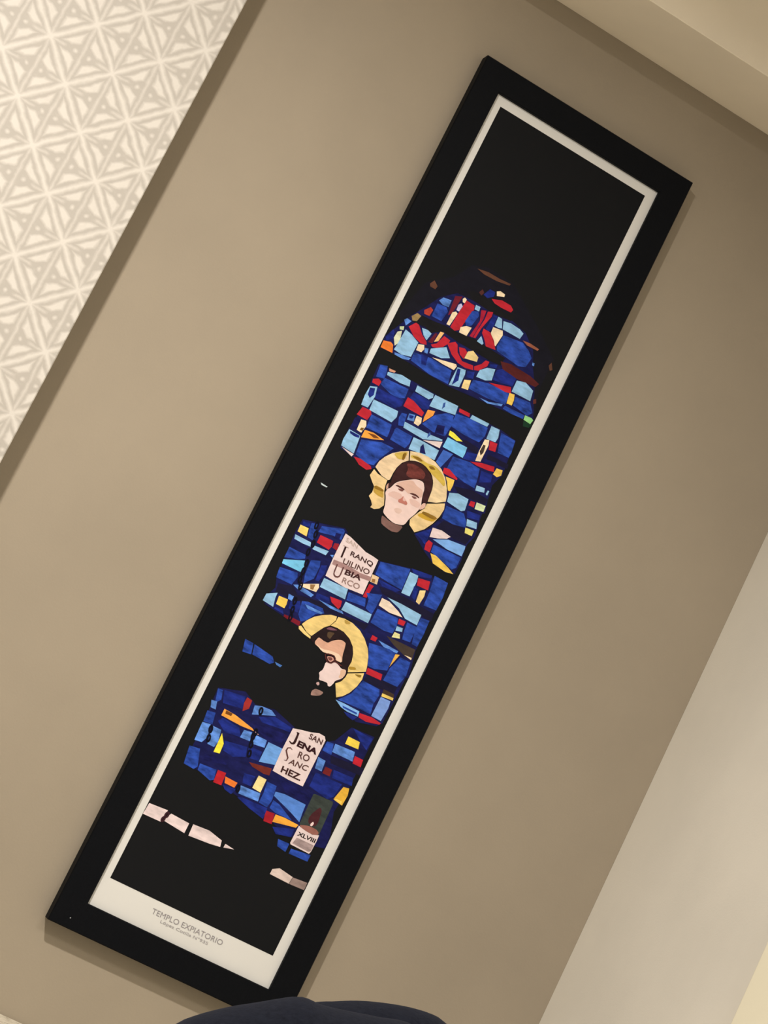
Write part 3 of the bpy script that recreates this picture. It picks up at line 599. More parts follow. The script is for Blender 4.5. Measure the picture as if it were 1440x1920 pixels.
('backing',1,(22,24,70),0.60,'730,4162 1144,4298 1372,4190 1682,4260 2085,4153 2083,3435 2615,3415 2630,4170 2759,4261 2901,4553 3301,4581 3294,3741 3294,3685 3243,3273 3358,2941 3415,2719 3075,2643 2750,2654 2496,2698 2197,2830 1795,2830 1488,2874 1012,2918 786,2917 785,3298 760,3833'),
('bar',1.5,(24,21,44),0.30,'2793,4027 3415,4077 3449,3954 2850,3916'),
('pane',2,(41,71,150),0.90,'736,4151 815,4163 861,4020 793,3932'),
('pane',2,(27,41,114),0.80,'838,4174 1178,4232 1219,4045 906,3988'),
('pane',2,(158,46,40),0.30,'1207,4233 1298,4223 1310,4090 1236,4013 1201,4133'),
('pane',2,(92,134,196),0.80,'726,3953 816,3970 850,3850 765,3849'),
('pane',2,(41,71,150),0.90,'743,3784 873,3806 908,3632 761,3614'),
('pane',2,(238,158,62),0.30,'969,3922 1173,3913 1493,3850 1550,3823 1316,3804 969,3813'),
('pane',2,(210,160,140),0.30,'1546,3829 1635,3809 1600,3798'),
('pane',2,(92,134,196),0.80,'1367,4174 1475,4214 1641,4226 1739,4178 1584,4115 1391,4034'),
('pane',2,(27,41,114),0.80,'1504,4048 1733,4161 2038,4131 2050,4053 1911,4041 1590,3994'),
('pane',2,(27,41,114),0.80,'1009,3791 1305,3771 1396,3651 1134,3606 964,3714'),
('pane',2,(22,24,76),0.80,'1441,3948 1992,3997 2015,3843 1773,3808 1516,3861'),
('pane',2,(92,134,196),0.80,'755,3598 885,3620 931,3424 886,3320 768,3303 762,3423'),
('pane',2,(92,134,196),0.80,'930,3615 1072,3616 1112,3430 1090,3337 976,3337 942,3484'),
('pane',2,(244,222,62),0.30,'1106,3578 1203,3447 1214,3289 1117,3269 1112,3430'),
('pane',2,(92,134,196),0.80,'1390,3772 1521,3795 1550,3657 1384,3645'),
('pane',2,(92,134,196),0.80,'1584,3784 1785,3786 1802,3670 1601,3641'),
('pane',2,(110,158,210),0.30,'1819,3775 2061,3782 2072,3512 1819,3444 1819,3610'),
('pane',2,(27,41,114),0.80,'1191,3496 1556,3564 1601,3421 1419,3333 1237,3354'),
('pane',2,(27,41,114),0.80,'1567,3597 1796,3598 1813,3455 1630,3422'),
('pane',2,(41,71,150),0.90,'740,3194 909,3222 1000,2967 961,2907 786,2917'),
('pane',2,(22,24,76),0.80,'1011,3190 1374,3256 1385,3180 1034,3092'),
('pane',2,(41,71,150),0.90,'1011,3026 1283,3049 1317,2901 1266,2863 1023,2923'),
('pane',2,(112,42,32),0.30,'1684,3374 2051,3441 2066,3330 1974,3313 1761,3334'),
('pane',2,(186,34,40),0.30,'1306,3059 1442,3071 1459,2874 1323,2863'),
('pane',2,(240,124,48),0.30,'1453,3021 1670,3016 1658,2929 1488,2929'),
('pane',2,(27,41,114),0.80,'1476,2896 1693,2918 1658,2820 1533,2841'),
('pane',2,(27,41,114),0.80,'1693,3191 1876,3225 1876,3060 1738,3049'),
('pane',2,(242,216,140),0.30,'1916,3258 2055,3256 2059,3039 1910,3049'),
('pane',2,(92,134,196),0.80,'1733,3005 2065,3028 2088,2902 1755,2880'),
('pane',2,(41,71,150),0.90,'2078,3234 2244,3237 2278,3006 2254,2885 2105,2896 2105,3061'),
('pane',2,(41,71,150),0.90,'2648,4193 2759,4205 2804,4032 2641,4037'),
('pane',2,(92,134,196),0.80,'2782,4216 3122,4242 3156,4092 2793,4082'),
('pane',2,(240,206,74),0.30,'2918,4408 3123,4410 3152,4299 2923,4285'),
('pane',2,(27,41,114),0.80,'2930,4554 3289,4547 3276,4345 3158,4400'),
('pane',2,(198,36,48),0.30,'3151,4187 3298,4188 3314,4071 3168,4069'),
('pane',2,(92,134,196),0.80,'2629,3920 2763,3915 2779,3743 2663,3742'),
('pane',2,(114,34,34),0.30,'2803,3838 2920,3838 2931,3733 2802,3726'),
('pane',2,(27,41,114),0.80,'2943,3850 3283,3875 3318,3752 2978,3728'),
('pane',2,(27,41,114),0.80,'2703,3692 3165,3707 3134,3484 3057,3406 2708,3460'),
('pane',2,(228,174,58),0.30,'3206,3684 3300,3702 3328,3591 3315,3418 3146,3448'),
('pane',2,(22,24,76),0.80,'2204,3369 2620,3349 2818,3333 2829,3228 2400,3215'),
('streak',3,(250,206,90),0.30,'3169,3473 3286,3473 3297,3423 3164,3443'),
('streak',3,(120,70,26),0.30,'1003,3912 1117,3913 1111,3869 1014,3862'),
('scroll',3,(230,206,192),0.15,'2067,4131 2195,4166 2351,4201 2473,4246 2578,4242 2618,4192 2617,3803 2617,3410 2360,3403 2077,3418 2061,3755'),
('chain_link',5,(10,10,24),0.10,'1502,4142 1505,4113 1501,4099 1504,4100 1494,4111 1485,4138 1483,4166 1487,4180 1484,4179 1493,4168 1502,4142 1530,4147 1518,4181 1496,4204 1465,4197 1455,4168 1457,4132 1470,4098 1491,4076 1522,4082 1533,4111 1530,4147'),
('chain_link',5,(10,10,24),0.10,'1570,3747 1572,3719 1568,3705 1571,3706 1562,3717 1553,3744 1550,3772 1554,3786 1551,3785 1561,3774 1570,3747 1598,3753 1585,3787 1564,3809 1533,3803 1522,3774 1525,3738 1537,3704 1559,3682 1590,3688 1600,3717 1598,3753'),
('chain_link',5,(10,10,24),0.10,'1598,3623 1600,3595 1596,3581 1599,3582 1590,3593 1580,3620 1578,3648 1582,3662 1579,3661 1588,3650 1598,3623 1625,3629 1613,3663 1591,3685 1560,3679 1550,3650 1553,3614 1565,3580 1586,3558 1617,3564 1628,3593 1625,3629'),
('chain_link',5,(10,10,24),0.10,'1638,3491 1640,3463 1636,3449 1639,3450 1630,3461 1620,3488 1618,3516 1622,3530 1619,3529 1628,3518 1638,3491 1665,3497 1653,3531 1631,3554 1600,3547 1590,3518 1593,3482 1605,3449 1626,3426 1657,3432 1668,3461 1665,3497'),
('chain_link',5,(10,10,24),0.10,'928,3557 930,3529 926,3515 929,3516 920,3527 911,3553 908,3581 912,3595 909,3594 918,3583 928,3557 955,3562 943,3596 922,3619 891,3612 881,3583 883,3548 896,3514 917,3492 948,3498 958,3527 955,3562'),
('chain_link',5,(10,10,24),0.10,'961,3423 963,3395 959,3381 963,3381 953,3393 944,3419 942,3447 945,3461 942,3460 952,3449 961,3423 988,3428 976,3462 955,3484 924,3478 914,3449 917,3414 929,3380 950,3357 981,3364 991,3392 988,3428'),
('chain_link',5,(10,10,24),0.10,'1723,2944 1725,2916 1721,2902 1724,2902 1715,2914 1706,2940 1704,2968 1707,2982 1704,2981 1714,2970 1723,2944 1751,2949 1738,2983 1717,3005 1686,2999 1676,2970 1678,2935 1690,2901 1712,2878 1743,2885 1753,2913 1751,2949'),
('chain_link',5,(10,10,24),0.10,'1576,3819 1578,3791 1574,3777 1577,3777 1568,3789 1558,3815 1556,3843 1560,3858 1557,3857 1566,3846 1576,3819 1603,3825 1591,3859 1570,3881 1539,3875 1528,3846 1531,3810 1543,3776 1564,3753 1596,3760 1606,3789 1603,3825'),
('pane',2,(88,132,198),0.30,'2267,3155 2411,3183 2788,3184 2799,3052 2819,2902 2636,2974 2272,3089'),
('pane',2,(166,30,40),0.30,'2260,2837 2410,2853 2438,2689 2300,2678'),
('pane',2,(244,166,58),0.30,'2427,2848 2577,2864 2827,2859 2811,2805 2432,2727'),
('pane',2,(41,71,150),0.90,'2296,3027 2416,3007 2702,2874 2418,2865 2296,2895'),
('pane',2,(27,41,114),0.80,'1835,2853 2059,2864 2268,2876 2281,2702 2001,2755 1767,2821'),
('pane',2,(27,41,114),0.80,'2467,2661 2797,2776 2808,2644 2564,2584'),
('pane',2,(41,71,150),0.90,'2634,2535 2830,2545 2830,2408 2673,2430'),
('pane',2,(41,71,150),0.90,'2888,2490 3214,2533 3213,2423 2888,2408'),
('pane',2,(230,206,192),0.30,'588,2163 896,2188 874,1989 572,1980'),
('pane',2,(230,206,192),0.30,'963,2166 1279,2154 1279,1991 896,2026'),
('pane',2,(230,206,192),0.30,'1341,2169 1613,2190 1852,2139 1874,2042 1704,2016 1352,1986'),
('pane',2,(230,206,192),0.30,'1925,2119 2086,2100 1923,2056'),
('pane',2,(216,192,172),0.30,'2764,2090 2863,2150 3112,2116 3100,2001 2764,2008'),
('pane',2,(150,126,112),0.30,'3119,2113 3363,2136 3367,2015 3105,2001'),
('chain_link',5,(60,30,34),0.10,'919,2121 913,2101 906,2092 907,2092 902,2102 902,2123 909,2144 916,2152 915,2152 919,2142 919,2121 947,2117 946,2147 933,2172 904,2176 884,2156 875,2128 875,2097 888,2073 917,2068 937,2088 947,2117'),
('chain_link',5,(60,30,34),0.10,'895,2041 889,2023 883,2017 886,2016 883,2024 882,2042 888,2060 894,2067 891,2067 894,2059 895,2041 922,2037 921,2064 909,2087 882,2091 864,2073 855,2047 856,2019 868,1996 895,1992 913,2010 922,2037'),
('candle_card',3,(58,64,56),0.50,'2823,3377 2844,3393 3156,3411 3174,3378 3190,2868 3184,2852 2846,2871 2832,2899'),
('flame',4,(74,34,36),0.30,'3024,3241 3052,3221 3064,3198 3072,3148 3078,3114 3086,3065 3089,3035 3087,2997 3082,2977 3072,2956 3055,2945 3017,2935 2992,2939 2955,2958 2939,2978 2927,3018 2927,3047 2937,3093 2949,3125 2972,3173 2986,3201 3008,3236'),
('flame',5,(236,206,190),0.30,'3018,3001 3034,2987 3037,2972 3030,2940 3021,2929 3002,2928 2994,2934 2991,2953 2994,2969 3008,2996'),
('candle',4,(152,98,82),0.30,'2854,2873 2912,2897 2950,2908 3006,2918 3043,2920 3101,2919 3130,2913 3160,2898 3171,2886 3174,2862 3164,2849 3129,2833 3094,2826 3026,2823 2983,2824 2922,2833 2888,2841 2848,2860'),
('candle_label',4,(230,206,192),0.10,'2838,2853 2875,2844 2971,2827 3091,2821 3196,2857 3201,2763 3194,2581 3179,2540 2850,2544 2833,2563 2834,2659'),
('streak',5,(170,146,136),0.60,'2889,2678 3190,2686 3185,2584 3153,2562 2865,2571 2883,2634'),
('lettering',5,(52,26,24),0.10,'1514,6979 1527,6803 1555,6805 1545,6982'),
('lettering',5,(140,110,98),0.10,'1488,6980 1579,6981 1580,6989 1488,6987'),
('lettering',5,(52,26,24),0.05,'2151,4108 2184,4113 2196,4105 2197,4079 2200,4047 2208,3978 2207,3948 2199,3926 2186,3915 2157,3905 2138,3907 2112,3921 2103,3929 2104,3938 2113,3939 2141,3930 2153,3930 2164,3939 2167,3953 2168,3985 2168,4013 2166,4067 2161,4089 2145,4102'),
('lettering',5,(96,60,52),0.10,'2212,3836 2166,3858 2121,3833 2116,3779 2159,3724 2190,3691 2194,3652 2163,3643 2164,3638 2207,3644 2213,3699 2179,3739 2139,3787 2140,3823 2167,3841 2209,3831'),
('halo',3,(232,200,152),0.30,'1382,8304 1395,8411 1445,8516 1526,8626 1632,8711 1752,8782 1816,8643 1732,8564 1693,8460 1680,8352 1680,8241 1657,8218 1535,8231'),
('halo',3,(232,202,150),0.30,'1771,8792 1914,8841 2071,8853 2208,8837 2354,8781 2473,8687 2569,8559 2628,8434 2649,8361 2513,8272 2371,8219 2371,8320 2358,8436 2322,8539 2240,8630 2135,8685 2018,8707 1909,8693 1829,8656'),
('halo',3,(230,196,134),0.30,'2373,8181 2510,8254 2651,8334 2682,8239 2668,8109 2617,7959 2538,7818 2414,7697 2287,7764 2251,7855 2301,7960 2338,8024 2389,8106'),
('halo',3,(230,196,134),0.30,'1379,8264 1467,8228 1564,8219 1648,8213 1657,8129 1680,8041 1747,7922 1779,7839 1734,7760 1666,7713 1598,7710 1603,7757 1558,7811 1495,7855 1517,7933 1504,8025 1445,8072 1361,8149'),
('streak',4,(204,170,76),0.30,'1566,8642 1619,8688 1658,8715 1722,8753 1744,8751 1747,8705 1743,8676 1730,8636 1711,8614 1667,8591 1632,8592 1569,8618'),
('streak',4,(146,106,32),0.30,'1694,8717 1724,8733 1737,8715 1745,8646 1739,8619 1713,8609 1701,8627 1688,8690'),
('streak',4,(208,174,72),0.30,'1833,8754 1899,8776 1954,8776 2055,8757 2121,8756 2217,8774 2281,8768 2377,8732 2429,8700 2490,8638 2511,8605 2517,8567 2493,8563 2416,8590 2357,8608 2259,8635 2201,8656 2127,8690 2068,8706 1964,8717 1908,8718 1842,8709 1819,8715 1813,8739'),
('streak',4,(196,152,48),0.30,'2338,7979 2407,8049 2470,8071 2591,8068 2628,8050 2620,7999 2583,7975 2481,7955 2421,7950 2341,7954'),
('streak',4,(190,150,60),0.30,'1529,8057 1618,8058 1663,8033 1709,7957 1705,7931 1645,7926 1605,7928 1542,7942 1517,7968 1504,8034'),
('streak',5,(140,102,34),0.30,'1842,8745 1921,8768 1965,8769 2017,8750 2018,8739 1969,8726 1925,8725 1843,8735'),
('streak',5,(140,102,34),0.30,'2152,8728 2191,8749 2218,8750 2262,8733 2261,8722 2214,8703 2187,8702 2151,8717'),
('streak',5,(140,102,34),0.30,'2441,8065 2597,8074 2644,8065 2627,8029 2573,8016 2428,8013 2381,8022 2387,8052'),
('streak',5,(140,102,34),0.30,'1535,8049 1630,8053 1665,8047 1676,8026 1647,8015 1550,8003 1514,8009 1506,8038'),
('outline',3,(20,14,14),0.30,'1690,8049 1665,8109 1658,8145 1661,8193 1669,8213 1690,8225 1698,8246 1698,8300 1697,8342 1694,8414 1700,8461 1719,8532 1741,8573 1790,8627 1828,8656 1896,8687 1940,8701 2006,8709 2051,8707 2120,8695 2165,8679 2228,8646 2264,8616 2311,8560 2333,8521 2355,8459 2365,8415 2373,8345 2377,8301 2383,8237 2385,8207 2388,8182 2389,8160 2389,8120 2379,8090 2348,8040 2330,8007 2307,7958 2290,7923 2264,7866 2249,7820 2231,7741 2214,7707 2180,7686 2144,7673 2070,7654 2023,7652 1953,7666 1912,7677 1856,7697 1830,7711 1809,7733 1798,7758 1787,7812 1766,7870 1715,7989'),
('face',4,(234,202,182),0.10,'1751,8144 1776,8217 1799,8256 1845,8301 1878,8328 1928,8365 1964,8390 2021,8427 2055,8444 2097,8456 2126,8461 2171,8461 2199,8445 2236,8394 2251,8358 2259,8303 2269,8261 2290,8192 2303,8157 2319,8118 2323,8094 2317,8057 2310,8024 2293,7962 2278,7923 2251,7869 2236,7826 2220,7750 2204,7719 2172,7699 2139,7687 2071,7671 2025,7670 1956,7683 1915,7694 1864,7714 1839,7725 1818,7740 1808,7764 1800,7819 1787,7863 1757,7941 1738,7979 1711,8018 1705,8046 1713,8090 1721,8108 1737,8117'),
('streak',5,(218,176,150),0.10,'1820,8261 1915,8345 1963,8379 2009,8397 2041,8394 2090,8367 2134,8354 2216,8344 2249,8317 2265,8246 2257,8224 2219,8230 2183,8229 2112,8218 2080,8207 2055,8188 2024,8189 1956,8213 1914,8222 1857,8225 1828,8227 1798,8231'),
('streak',5,(224,184,162),0.10,'1763,8050 1795,8094 1832,8113 1908,8127 1947,8124 1988,8099 1990,8075 1958,8031 1926,8017 1863,8017 1830,8015 1792,8008 1774,8012 1757,8029'),
('streak',5,(224,184,162),0.10,'2112,8131 2186,8150 2230,8151 2287,8135 2305,8115 2299,8072 2270,8057 2188,8053 2146,8067 2102,8110'),
('streak',5,(224,188,164),0.10,'1952,7869 1968,7891 1988,7902 2030,7914 2052,7915 2075,7904 2079,7887 2068,7848 2052,7833 2014,7826 1990,7831 1957,7854'),
('nose',6,(190,118,98),0.10,'2001,8108 2042,8083 2066,8069 2096,8051 2105,8038 2102,8017 2086,8008 2039,8004 2011,8000 1973,7993 1957,7998 1946,8019 1949,8034 1971,8059 1980,8077 1986,8106'),
('streak',7,(224,180,160),0.10,'2007,8102 2050,8085 2061,8073 2050,8054 2039,8048 2018,8050 2007,8062 1996,8096'),
('eyebrow',6,(84,44,38),0.10,'1802,8206 1829,8221 1852,8226 1893,8228 1918,8226 1953,8218 1964,8212 1959,8201 1945,8198 1910,8199 1884,8200 1842,8201 1821,8201 1800,8202'),
('eyebrow',6,(84,44,38),0.10,'2066,8203 2094,8222 2117,8230 2157,8234 2184,8231 2225,8220 2238,8213 2235,8204 2222,8202 2185,8206 2160,8205 2120,8201 2097,8199 2066,8198'),
('eye',6,(124,78,68),0.10,'1866,8182 1908,8194 1930,8197 1953,8192 1956,8186 1943,8171 1930,8165 1904,8162 1886,8165 1860,8174'),
('eye',6,(124,78,68),0.10,'2118,8184 2155,8192 2176,8194 2200,8190 2202,8183 2182,8164 2168,8159 2145,8162 2131,8166 2112,8177'),
('ear',5,(204,156,128),0.10,'1672,8135 1678,8165 1685,8177 1701,8186 1709,8177 1714,8140 1713,8115 1705,8077 1696,8077 1677,8113'),
('ear',5,(222,178,152),0.10,'2320,8143 2334,8171 2345,8181 2364,8185 2374,8174 2385,8140 2384,8119 2370,8092 2356,8074 2327,8049 2317,8059 2316,8116'),
('neck',3,(126,92,80),0.30,'1832,7686 1857,7685 1886,7681 1948,7667 1992,7663 2061,7663 2109,7669 2183,7688 2203,7675 2191,7619 2181,7592 2166,7567 2141,7554 2080,7538 2024,7539 1918,7556 1875,7571 1854,7600 1842,7625 1828,7671'),
('hair',6,(58,31,30),0.50,'1711,8216 1698,8282 1694,8329 1697,8404 1704,8452 1723,8523 1746,8564 1795,8617 1832,8645 1893,8674 1935,8688 1999,8699 2044,8697 2115,8682 2159,8665 2219,8630 2255,8602 2301,8553 2325,8517 2350,8456 2360,8412 2368,8343 2372,8300 2374,8241 2374,8214 2372,8193 2361,8183 2330,8173 2315,8172 2298,8176 2287,8204 2268,8281 2259,8323 2251,8372 2236,8404 2201,8452 2172,8469 2123,8469 2091,8463 2045,8445 2009,8424 1949,8378 1914,8353 1867,8321 1837,8299 1794,8262 1770,8227 1743,8159 1731,8129 1723,8104 1712,8116 1688,8177 1687,8196 1709,8194'),
('streak',7,(108,52,44),0.90,'1822,8596 1882,8628 1930,8638 2015,8637 2067,8627 2138,8598 2162,8570 2162,8516 2146,8492 2099,8474 2069,8461 2024,8441 1996,8430 1960,8421 1932,8421 1886,8429 1869,8452 1867,8510 1853,8541 1815,8574'),
('halo',3,(232,198,118),0.30,'1456,5608 1502,5699 1581,5797 1680,5874 1803,5943 1900,5964 1915,5908 1865,5789 1796,5723 1741,5632 1684,5528 1673,5513 1579,5533'),
('halo',3,(232,198,118),0.30,'1427,5558 1456,5582 1561,5532 1671,5499 1680,5468 1557,5486 1447,5519'),
('halo',3,(232,198,118),0.30,'1922,5966 2022,5990 2174,5987 2330,5940 2456,5860 2572,5748 2642,5631 2686,5509 2710,5418 2574,5344 2452,5280 2425,5351 2432,5454 2399,5571 2340,5667 2240,5751 2111,5802 1985,5810 1876,5795 1922,5894'),
('halo',3,(232,198,118),0.30,'2458,5261 2583,5326 2694,5386 2711,5280 2684,5150 2624,5013 2551,4919 2464,4854 2353,5039 2424,5110 2454,5196'),
('streak',4,(176,142,66),0.30,'2049,5982 2118,5979 2140,5972 2139,5953 2124,5941 2081,5927 2058,5935 2034,5971'),
('streak',4,(172,134,46),0.30,'2442,5374 2504,5395 2532,5396 2552,5379 2538,5363 2475,5332 2448,5331 2428,5358'),
('streak',4,(144,112,44),0.30,'2576,5307 2652,5335 2676,5332 2672,5298 2646,5289 2575,5296'),
('hair',4,(38,24,25),0.40,'1686,5524 1730,5600 1756,5647 1789,5711 1814,5743 1854,5774 1891,5788 1964,5800 2013,5802 2088,5798 2138,5787 2212,5759 2257,5733 2320,5683 2352,5648 2386,5590 2404,5547 2423,5476 2426,5433 2420,5376 2420,5344 2429,5305 2437,5279 2452,5239 2450,5203 2428,5139 2404,5104 2358,5065 2338,5055 2327,5065 2327,5113 2336,5246 2332,5300 2312,5327 2298,5358 2276,5422 2262,5481 2240,5593 2227,5640 2209,5669 2188,5678 2144,5677 2110,5669 2055,5646 2027,5627 2001,5592 1981,5573 1947,5551 1921,5543 1877,5542 1850,5545 1812,5553 1790,5548 1761,5529 1751,5506 1749,5456 1754,5436 1772,5423 1763,5426 1719,5446 1697,5462 1678,5490'),
('streak',5,(122,78,86),0.30,'1838,5725 1864,5761 1902,5775 1989,5780 2000,5773 1947,5746 1909,5732 1849,5718'),
('streak',5,(82,62,42),0.30,'1900,5699 1969,5718 1988,5713 1977,5681 1971,5656 1964,5615 1949,5605 1909,5617 1892,5636 1881,5678'),
('face',5,(222,168,134),0.20,'1767,5482 1781,5531 1795,5547 1823,5546 1843,5543 1874,5537 1899,5536 1944,5537 1967,5549 1994,5584 2016,5606 2056,5636 2083,5653 2124,5671 2153,5675 2199,5668 2218,5654 2229,5616 2238,5576 2253,5492 2267,5444 2293,5382 2278,5360 2207,5357 2178,5367 2160,5401 2127,5407 2045,5393 2005,5386 1970,5379 1942,5382 1893,5401 1858,5411 1800,5425 1778,5437 1767,5458'),
('streak',6,(242,206,168),0.10,'1809,5440 1893,5419 1949,5420 2031,5445 2091,5455 2188,5462 2237,5443 2286,5382 2281,5362 2219,5363 2188,5372 2157,5400 2121,5405 2043,5392 1999,5386 1946,5381 1899,5393 1811,5434'),
('face',5,(234,206,190),0.10,'2076,5268 2120,5269 2148,5281 2186,5316 2211,5325 2249,5317 2276,5307 2320,5287 2350,5284 2395,5295 2415,5286 2430,5245 2431,5215 2417,5166 2396,5134 2347,5088 2329,5061 2325,5027 2318,5003 2304,4967 2291,4953 2268,4950 2255,4957 2239,4981 2222,4988 2184,4985 2155,4982 2106,4973 2087,4983 2076,5020 2065,5040 2045,5062 2047,5084 2071,5128 2076,5168 2065,5243'),
('ear',6,(226,182,144),0.10,'2342,5267 2384,5294 2406,5288 2428,5246 2429,5215 2411,5163 2394,5145 2361,5145 2351,5156 2356,5190 2351,5213 2334,5247'),
('lens',6,(210,150,128),0.10,'2055,5359 2113,5377 2139,5376 2161,5355 2162,5337 2140,5302 2123,5293 2091,5301 2071,5314 2044,5343'),
('eye',7,(118,70,60),0.10,'2070,5351 2108,5364 2126,5362 2141,5343 2140,5331 2121,5314 2107,5310 2084,5317 2073,5325 2061,5341'),
('glasses',8,(86,40,36),0.10,'2010,5367 2039,5380 2087,5392 2137,5396 2166,5374 2171,5329 2143,5290 2088,5284 2046,5316 2010,5367 1991,5366 2032,5304 2083,5267 2151,5275 2189,5325 2182,5382 2142,5413 2084,5409 2032,5397 1991,5366'),
('glasses',8,(86,40,36),0.10,'2182,5328 2317,5311 2320,5330 2185,5347'),
('chin',3,(152,118,102),0.50,'2076,4728 2070,4762 2075,4784 2097,4816 2119,4828 2161,4833 2190,4834 2235,4833 2246,4820 2231,4784 2218,4766 2194,4749 2167,4735 2112,4713 2090,4708 2081,4714'),
('chin',3,(200,162,150),0.20,'2082,4924 2102,4939 2114,4938 2129,4919 2132,4907 2124,4890 2114,4886 2090,4893 2081,4900 2077,4914'),
]
LETTERING = [
(5,'XLVIII',(40, 28, 26),0.03,(2873, 2709, 3183, 2722, 2872, 2773)),
(5,'SAN',(196, 170, 152),0.02,(1489, 7052, 1708, 7032, 1477, 7123)),
(5,'RANQ',(66, 38, 34),0.02,(1651, 6881, 2050, 6888, 1645, 6970)),
(5,'UILINO',(92, 62, 54),0.015,(1598, 6729, 2056, 6760, 1591, 6816)),
(5,'U',(104, 66, 60),0,(1538, 6482, 1668, 6491, 1523, 6680)),
(5,'BIA',(66, 34, 34),0.03,(1702, 6594, 1979, 6621, 1699, 6681)),
(5,'RCO',(150, 120, 106),0.015,(1722, 6461, 2021, 6486, 1713, 6550)),
(5,'SAN',(84, 52, 46),0.02,(2358, 4099, 2589, 4098, 2352, 4187)),
(5,'ENA',(50, 20, 24),0.05,(2240, 3913, 2583, 3926, 2237, 4010)),
(5,'RO',(92, 60, 52),0.015,(2332, 3762, 2523, 3774, 2322, 3867)),
(5,'ANC',(88, 56, 48),0.015,(2243, 3619, 2557, 3639, 2252, 3708)),
(5,'HEZ.',(62, 32, 30),0.03,(2193, 3454, 2539, 3460, 2185, 3555)),
(1,'TEMPLO EXPIATORIO',(150, 141, 133),0,(1377, 718, 2582, 733, 1372, 801)),
(1,'López Cotilla N°935',(172, 163, 153),0.006,(1563, 636, 2379, 637, 1560, 697)),
]
LABELS = {'halo': 'yellow printed halo', 'face': 'pale printed face', 'hair': 'dark brown printed hair', 'scroll': 'cream printed name scroll',
          'candle': 'brown printed candle top', 'lettering': 'dark printed lettering', 'bar': 'black printed bar across the window'}

def ink_colour(c):
    return [min(0.95, lin(v) * g) for v, g in zip(c, GAIN)]

for idx, (kind, layer, col, var, pts) in enumerate(PRINT):
    P = [tuple(int(q) * 1e-4 for q in p.split(',')) for p in pts.split()]
    P = [(min(max(x, PX0 + 0.0003), PX1 - 0.0003), z) for x, z in P]
    y = YP - 0.0002 - 0.00016 * layer - idx * 2.5e-7
    o = mesh_obj('printed_' + kind, [(x, y, FZ + z) for x, z in P], [tuple(range(len(P)))], M_INK, image)
    o.color = (*ink_colour(col), var)
    if kind in LABELS: o['label'] = LABELS[kind]

def letter_mesh(s, bold):
    cu = bpy.data.curves.new('lettering', 'FONT'); cu.body = s; cu.offset = bold; cu.resolution_u = 3
    ob = bpy.data.objects.new('lettering', cu); C.objects.link(ob)
    dg = bpy.context.evaluated_depsgraph_get()
    me = bpy.data.meshes.new_from_object(ob.evaluated_get(dg))
    bpy.data.objects.remove(ob); bpy.data.curves.remove(cu)
    return me

for layer, s, col, bold, q in LETTERING:
    me = letter_mesh(s, bold)
    xs = [v.co.x for v in me.vertices]; ys = [v.co.y for v in me.vertices]
    x0, x1, y0, y1 = min(xs), max(xs), min(ys), max(ys)
    p0 = Vector((q[0], q[1])) * 1e-4; U = Vector((q[2], q[3])) * 1e-4 - p0; V = Vector((q[4], q[5])) * 1e-4 - p0
    y = YP - 0.0002 - 0.00016 * layer
    for v in me.vertices:
        p = p0 + U * ((v.co.x - x0) / (x1 - x0)) + V * ((v.co.y - y0) / (y1 - y0))
        v.co = Vector((p.x, y - 0.00012, FZ + p.y))
    me.materials.append(M_INK)
    o = bpy.data.objects.new('printed_lettering', me); C.objects.link(o)
    o.parent = paper if layer == 1 else image
    o.color = (*ink_colour(col), 0.1)
    o['label'] = 'grey printed caption on the white border' if layer == 1 else 'dark printed lettering'

# ------------------------------------------------------------------ stone topped table against the wall
tb = empty('side_table', (-0.03, -0.21, 0.0))
tag(tb, 'pale speckled stone table top against the wall below the frame', 'table')
TX0, TX1, TY0, TY1, TZ = -0.34, 0.30, -0.42, -0.002, 0.6965
bm_obj('table_top', box_bm(TX0, TX1, TY0, TY1, TZ - 0.03, TZ, 0.003), M_STONE, tb)
bm_obj('apron', box_bm(TX0 + 0.04, TX1 - 0.04, TY0 + 0.04, TY1 - 0.03, TZ - 0.10, TZ - 0.0302), M_WOOD, tb)
for x in (TX0 + 0.05, TX1 - 0.05):
    for y in (TY0 + 0.05, TY1 - 0.05):
        bm = bmesh.new(); cyl_bm(bm, (x, y), 0.014, 0.022, 0.0, TZ - 0.1002, 16)
        bm_obj('leg', bm, M_WOOD, tb)

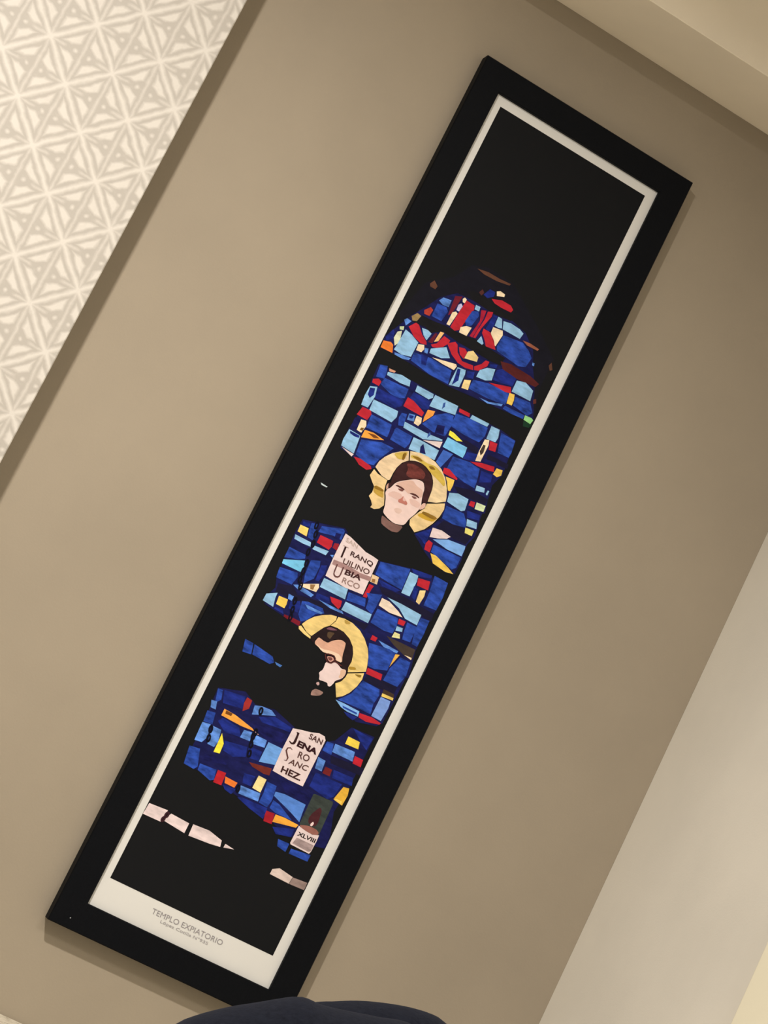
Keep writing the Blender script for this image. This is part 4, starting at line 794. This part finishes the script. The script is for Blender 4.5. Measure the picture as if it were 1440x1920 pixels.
# ------------------------------------------------------------------ navy cloth mound in the foreground
def drape(name, prof, yc, ry, drop, parent, seed, amp):
    # prof: (x, top z) along the ridge; the cloth rolls over the ridge and hangs to the floor on both sides
    rnd = random.Random(seed)
    xs = []; n = 72
    x0, x1 = prof[0][0], prof[-1][0]
    def top(x):
        for k in range(len(prof) - 1):
            a, b_ = prof[k], prof[k + 1]
            if a[0] <= x <= b_[0]:
                t = (x - a[0]) / (b_[0] - a[0])
                m = lambda i: (prof[min(i + 1, len(prof) - 1)][1] - prof[max(i - 1, 0)][1]) / (prof[min(i + 1, len(prof) - 1)][0] - prof[max(i - 1, 0)][0])
                h = b_[0] - a[0]
                return ((2 * t**3 - 3 * t**2 + 1) * a[1] + (t**3 - 2 * t**2 + t) * h * m(k) + (-2 * t**3 + 3 * t**2) * b_[1] + (t**3 - t**2) * h * m(k + 1))
        return prof[-1][1]
    rows = []
    steps = 24
    ph = [rnd.uniform(0, 6.28) for _ in range(4)]
    for i in range(n + 1):
        x = x0 + (x1 - x0) * i / n
        zt = top(x)
        row = []
        hang = [0.0, 0.35, 0.7, 0.9]
        for h in hang:
            fold = amp * (1 - h) * math.sin(x * 46 + ph[0]) + amp * 0.6 * (1 - h) * math.sin(x * 88 + ph[1])
            row.append((x, yc - ry - fold - 0.02 * (1 - h), (zt - drop) * h))
        for j in range(steps + 1):
            t = math.pi * j / steps
            wr = amp * 0.35 * math.sin(x * 60 + 2.2 * t + ph[2]) * math.sin(t) ** 2 * (0.3 if abs(t - math.pi / 2) < 0.4 else 1.0)
            row.append((x + wr * 0.3, yc - ry * math.cos(t), zt - drop + drop * math.sin(t) ** 0.8 + wr * 0.15))
        for h in hang[::-1]:
            row.append((x, yc + ry + 0.02 * (1 - h) + amp * (1 - h) * math.sin(x * 51 + ph[3]), (zt - drop) * h))
        rows.append(row)
    m = len(rows[0]); vs = [p for r in rows for p in r]; fs = []
    for i in range(n):
        for j in range(m - 1):
            fs.append((i * m + j, (i + 1) * m + j, (i + 1) * m + j + 1, i * m + j + 1))
    fs.append(tuple(range(m))); fs.append(tuple(range(n * m, (n + 1) * m))[::-1])
    fs.append(tuple([i * m for i in range(n + 1)][::-1] + [i * m + m - 1 for i in range(n + 1)]))
    return mesh_obj(name, vs, fs, M_CLOTH, parent, smooth=True)

cl = empty('draped_cloth', (0.15, -1.2, 0.0))
tag(cl, 'dark navy rounded heap of cloth in front of the lower end of the frame', 'cloth')
drape('cloth_back_layer', [(-0.0488, 0.7583), (-0.0088, 0.8983), (0.0212, 0.9583), (0.0331, 0.9757), (0.0473, 0.9888), (0.0617, 0.9960), (0.0786, 1.0043), (0.0963, 1.0113), (0.1228, 1.0194), (0.1450, 1.0241), (0.1629, 1.0257), (0.1754, 1.0232), (0.2254, 1.0172), (0.2854, 0.9832), (0.3354, 0.9132), (0.3654, 0.7832)], -1.16, 0.06, 0.09, cl, 3, 0.004)
drape('cloth_front_fold', [(-0.1860, 0.7121), (-0.1510, 0.8571), (-0.1060, 0.9321), (-0.0939, 0.9450), (-0.0707, 0.9630), (-0.0502, 0.9762), (-0.0338, 0.9870), (-0.0212, 0.9947), (-0.0126, 0.9975), (0.0023, 0.9979), (0.0253, 1.0023), (0.0555, 1.0094), (0.0919, 1.0164), (0.1419, 0.9964), (0.1919, 0.9364), (0.2219, 0.8164)], -1.30, 0.06, 0.08, cl, 5, 0.004)
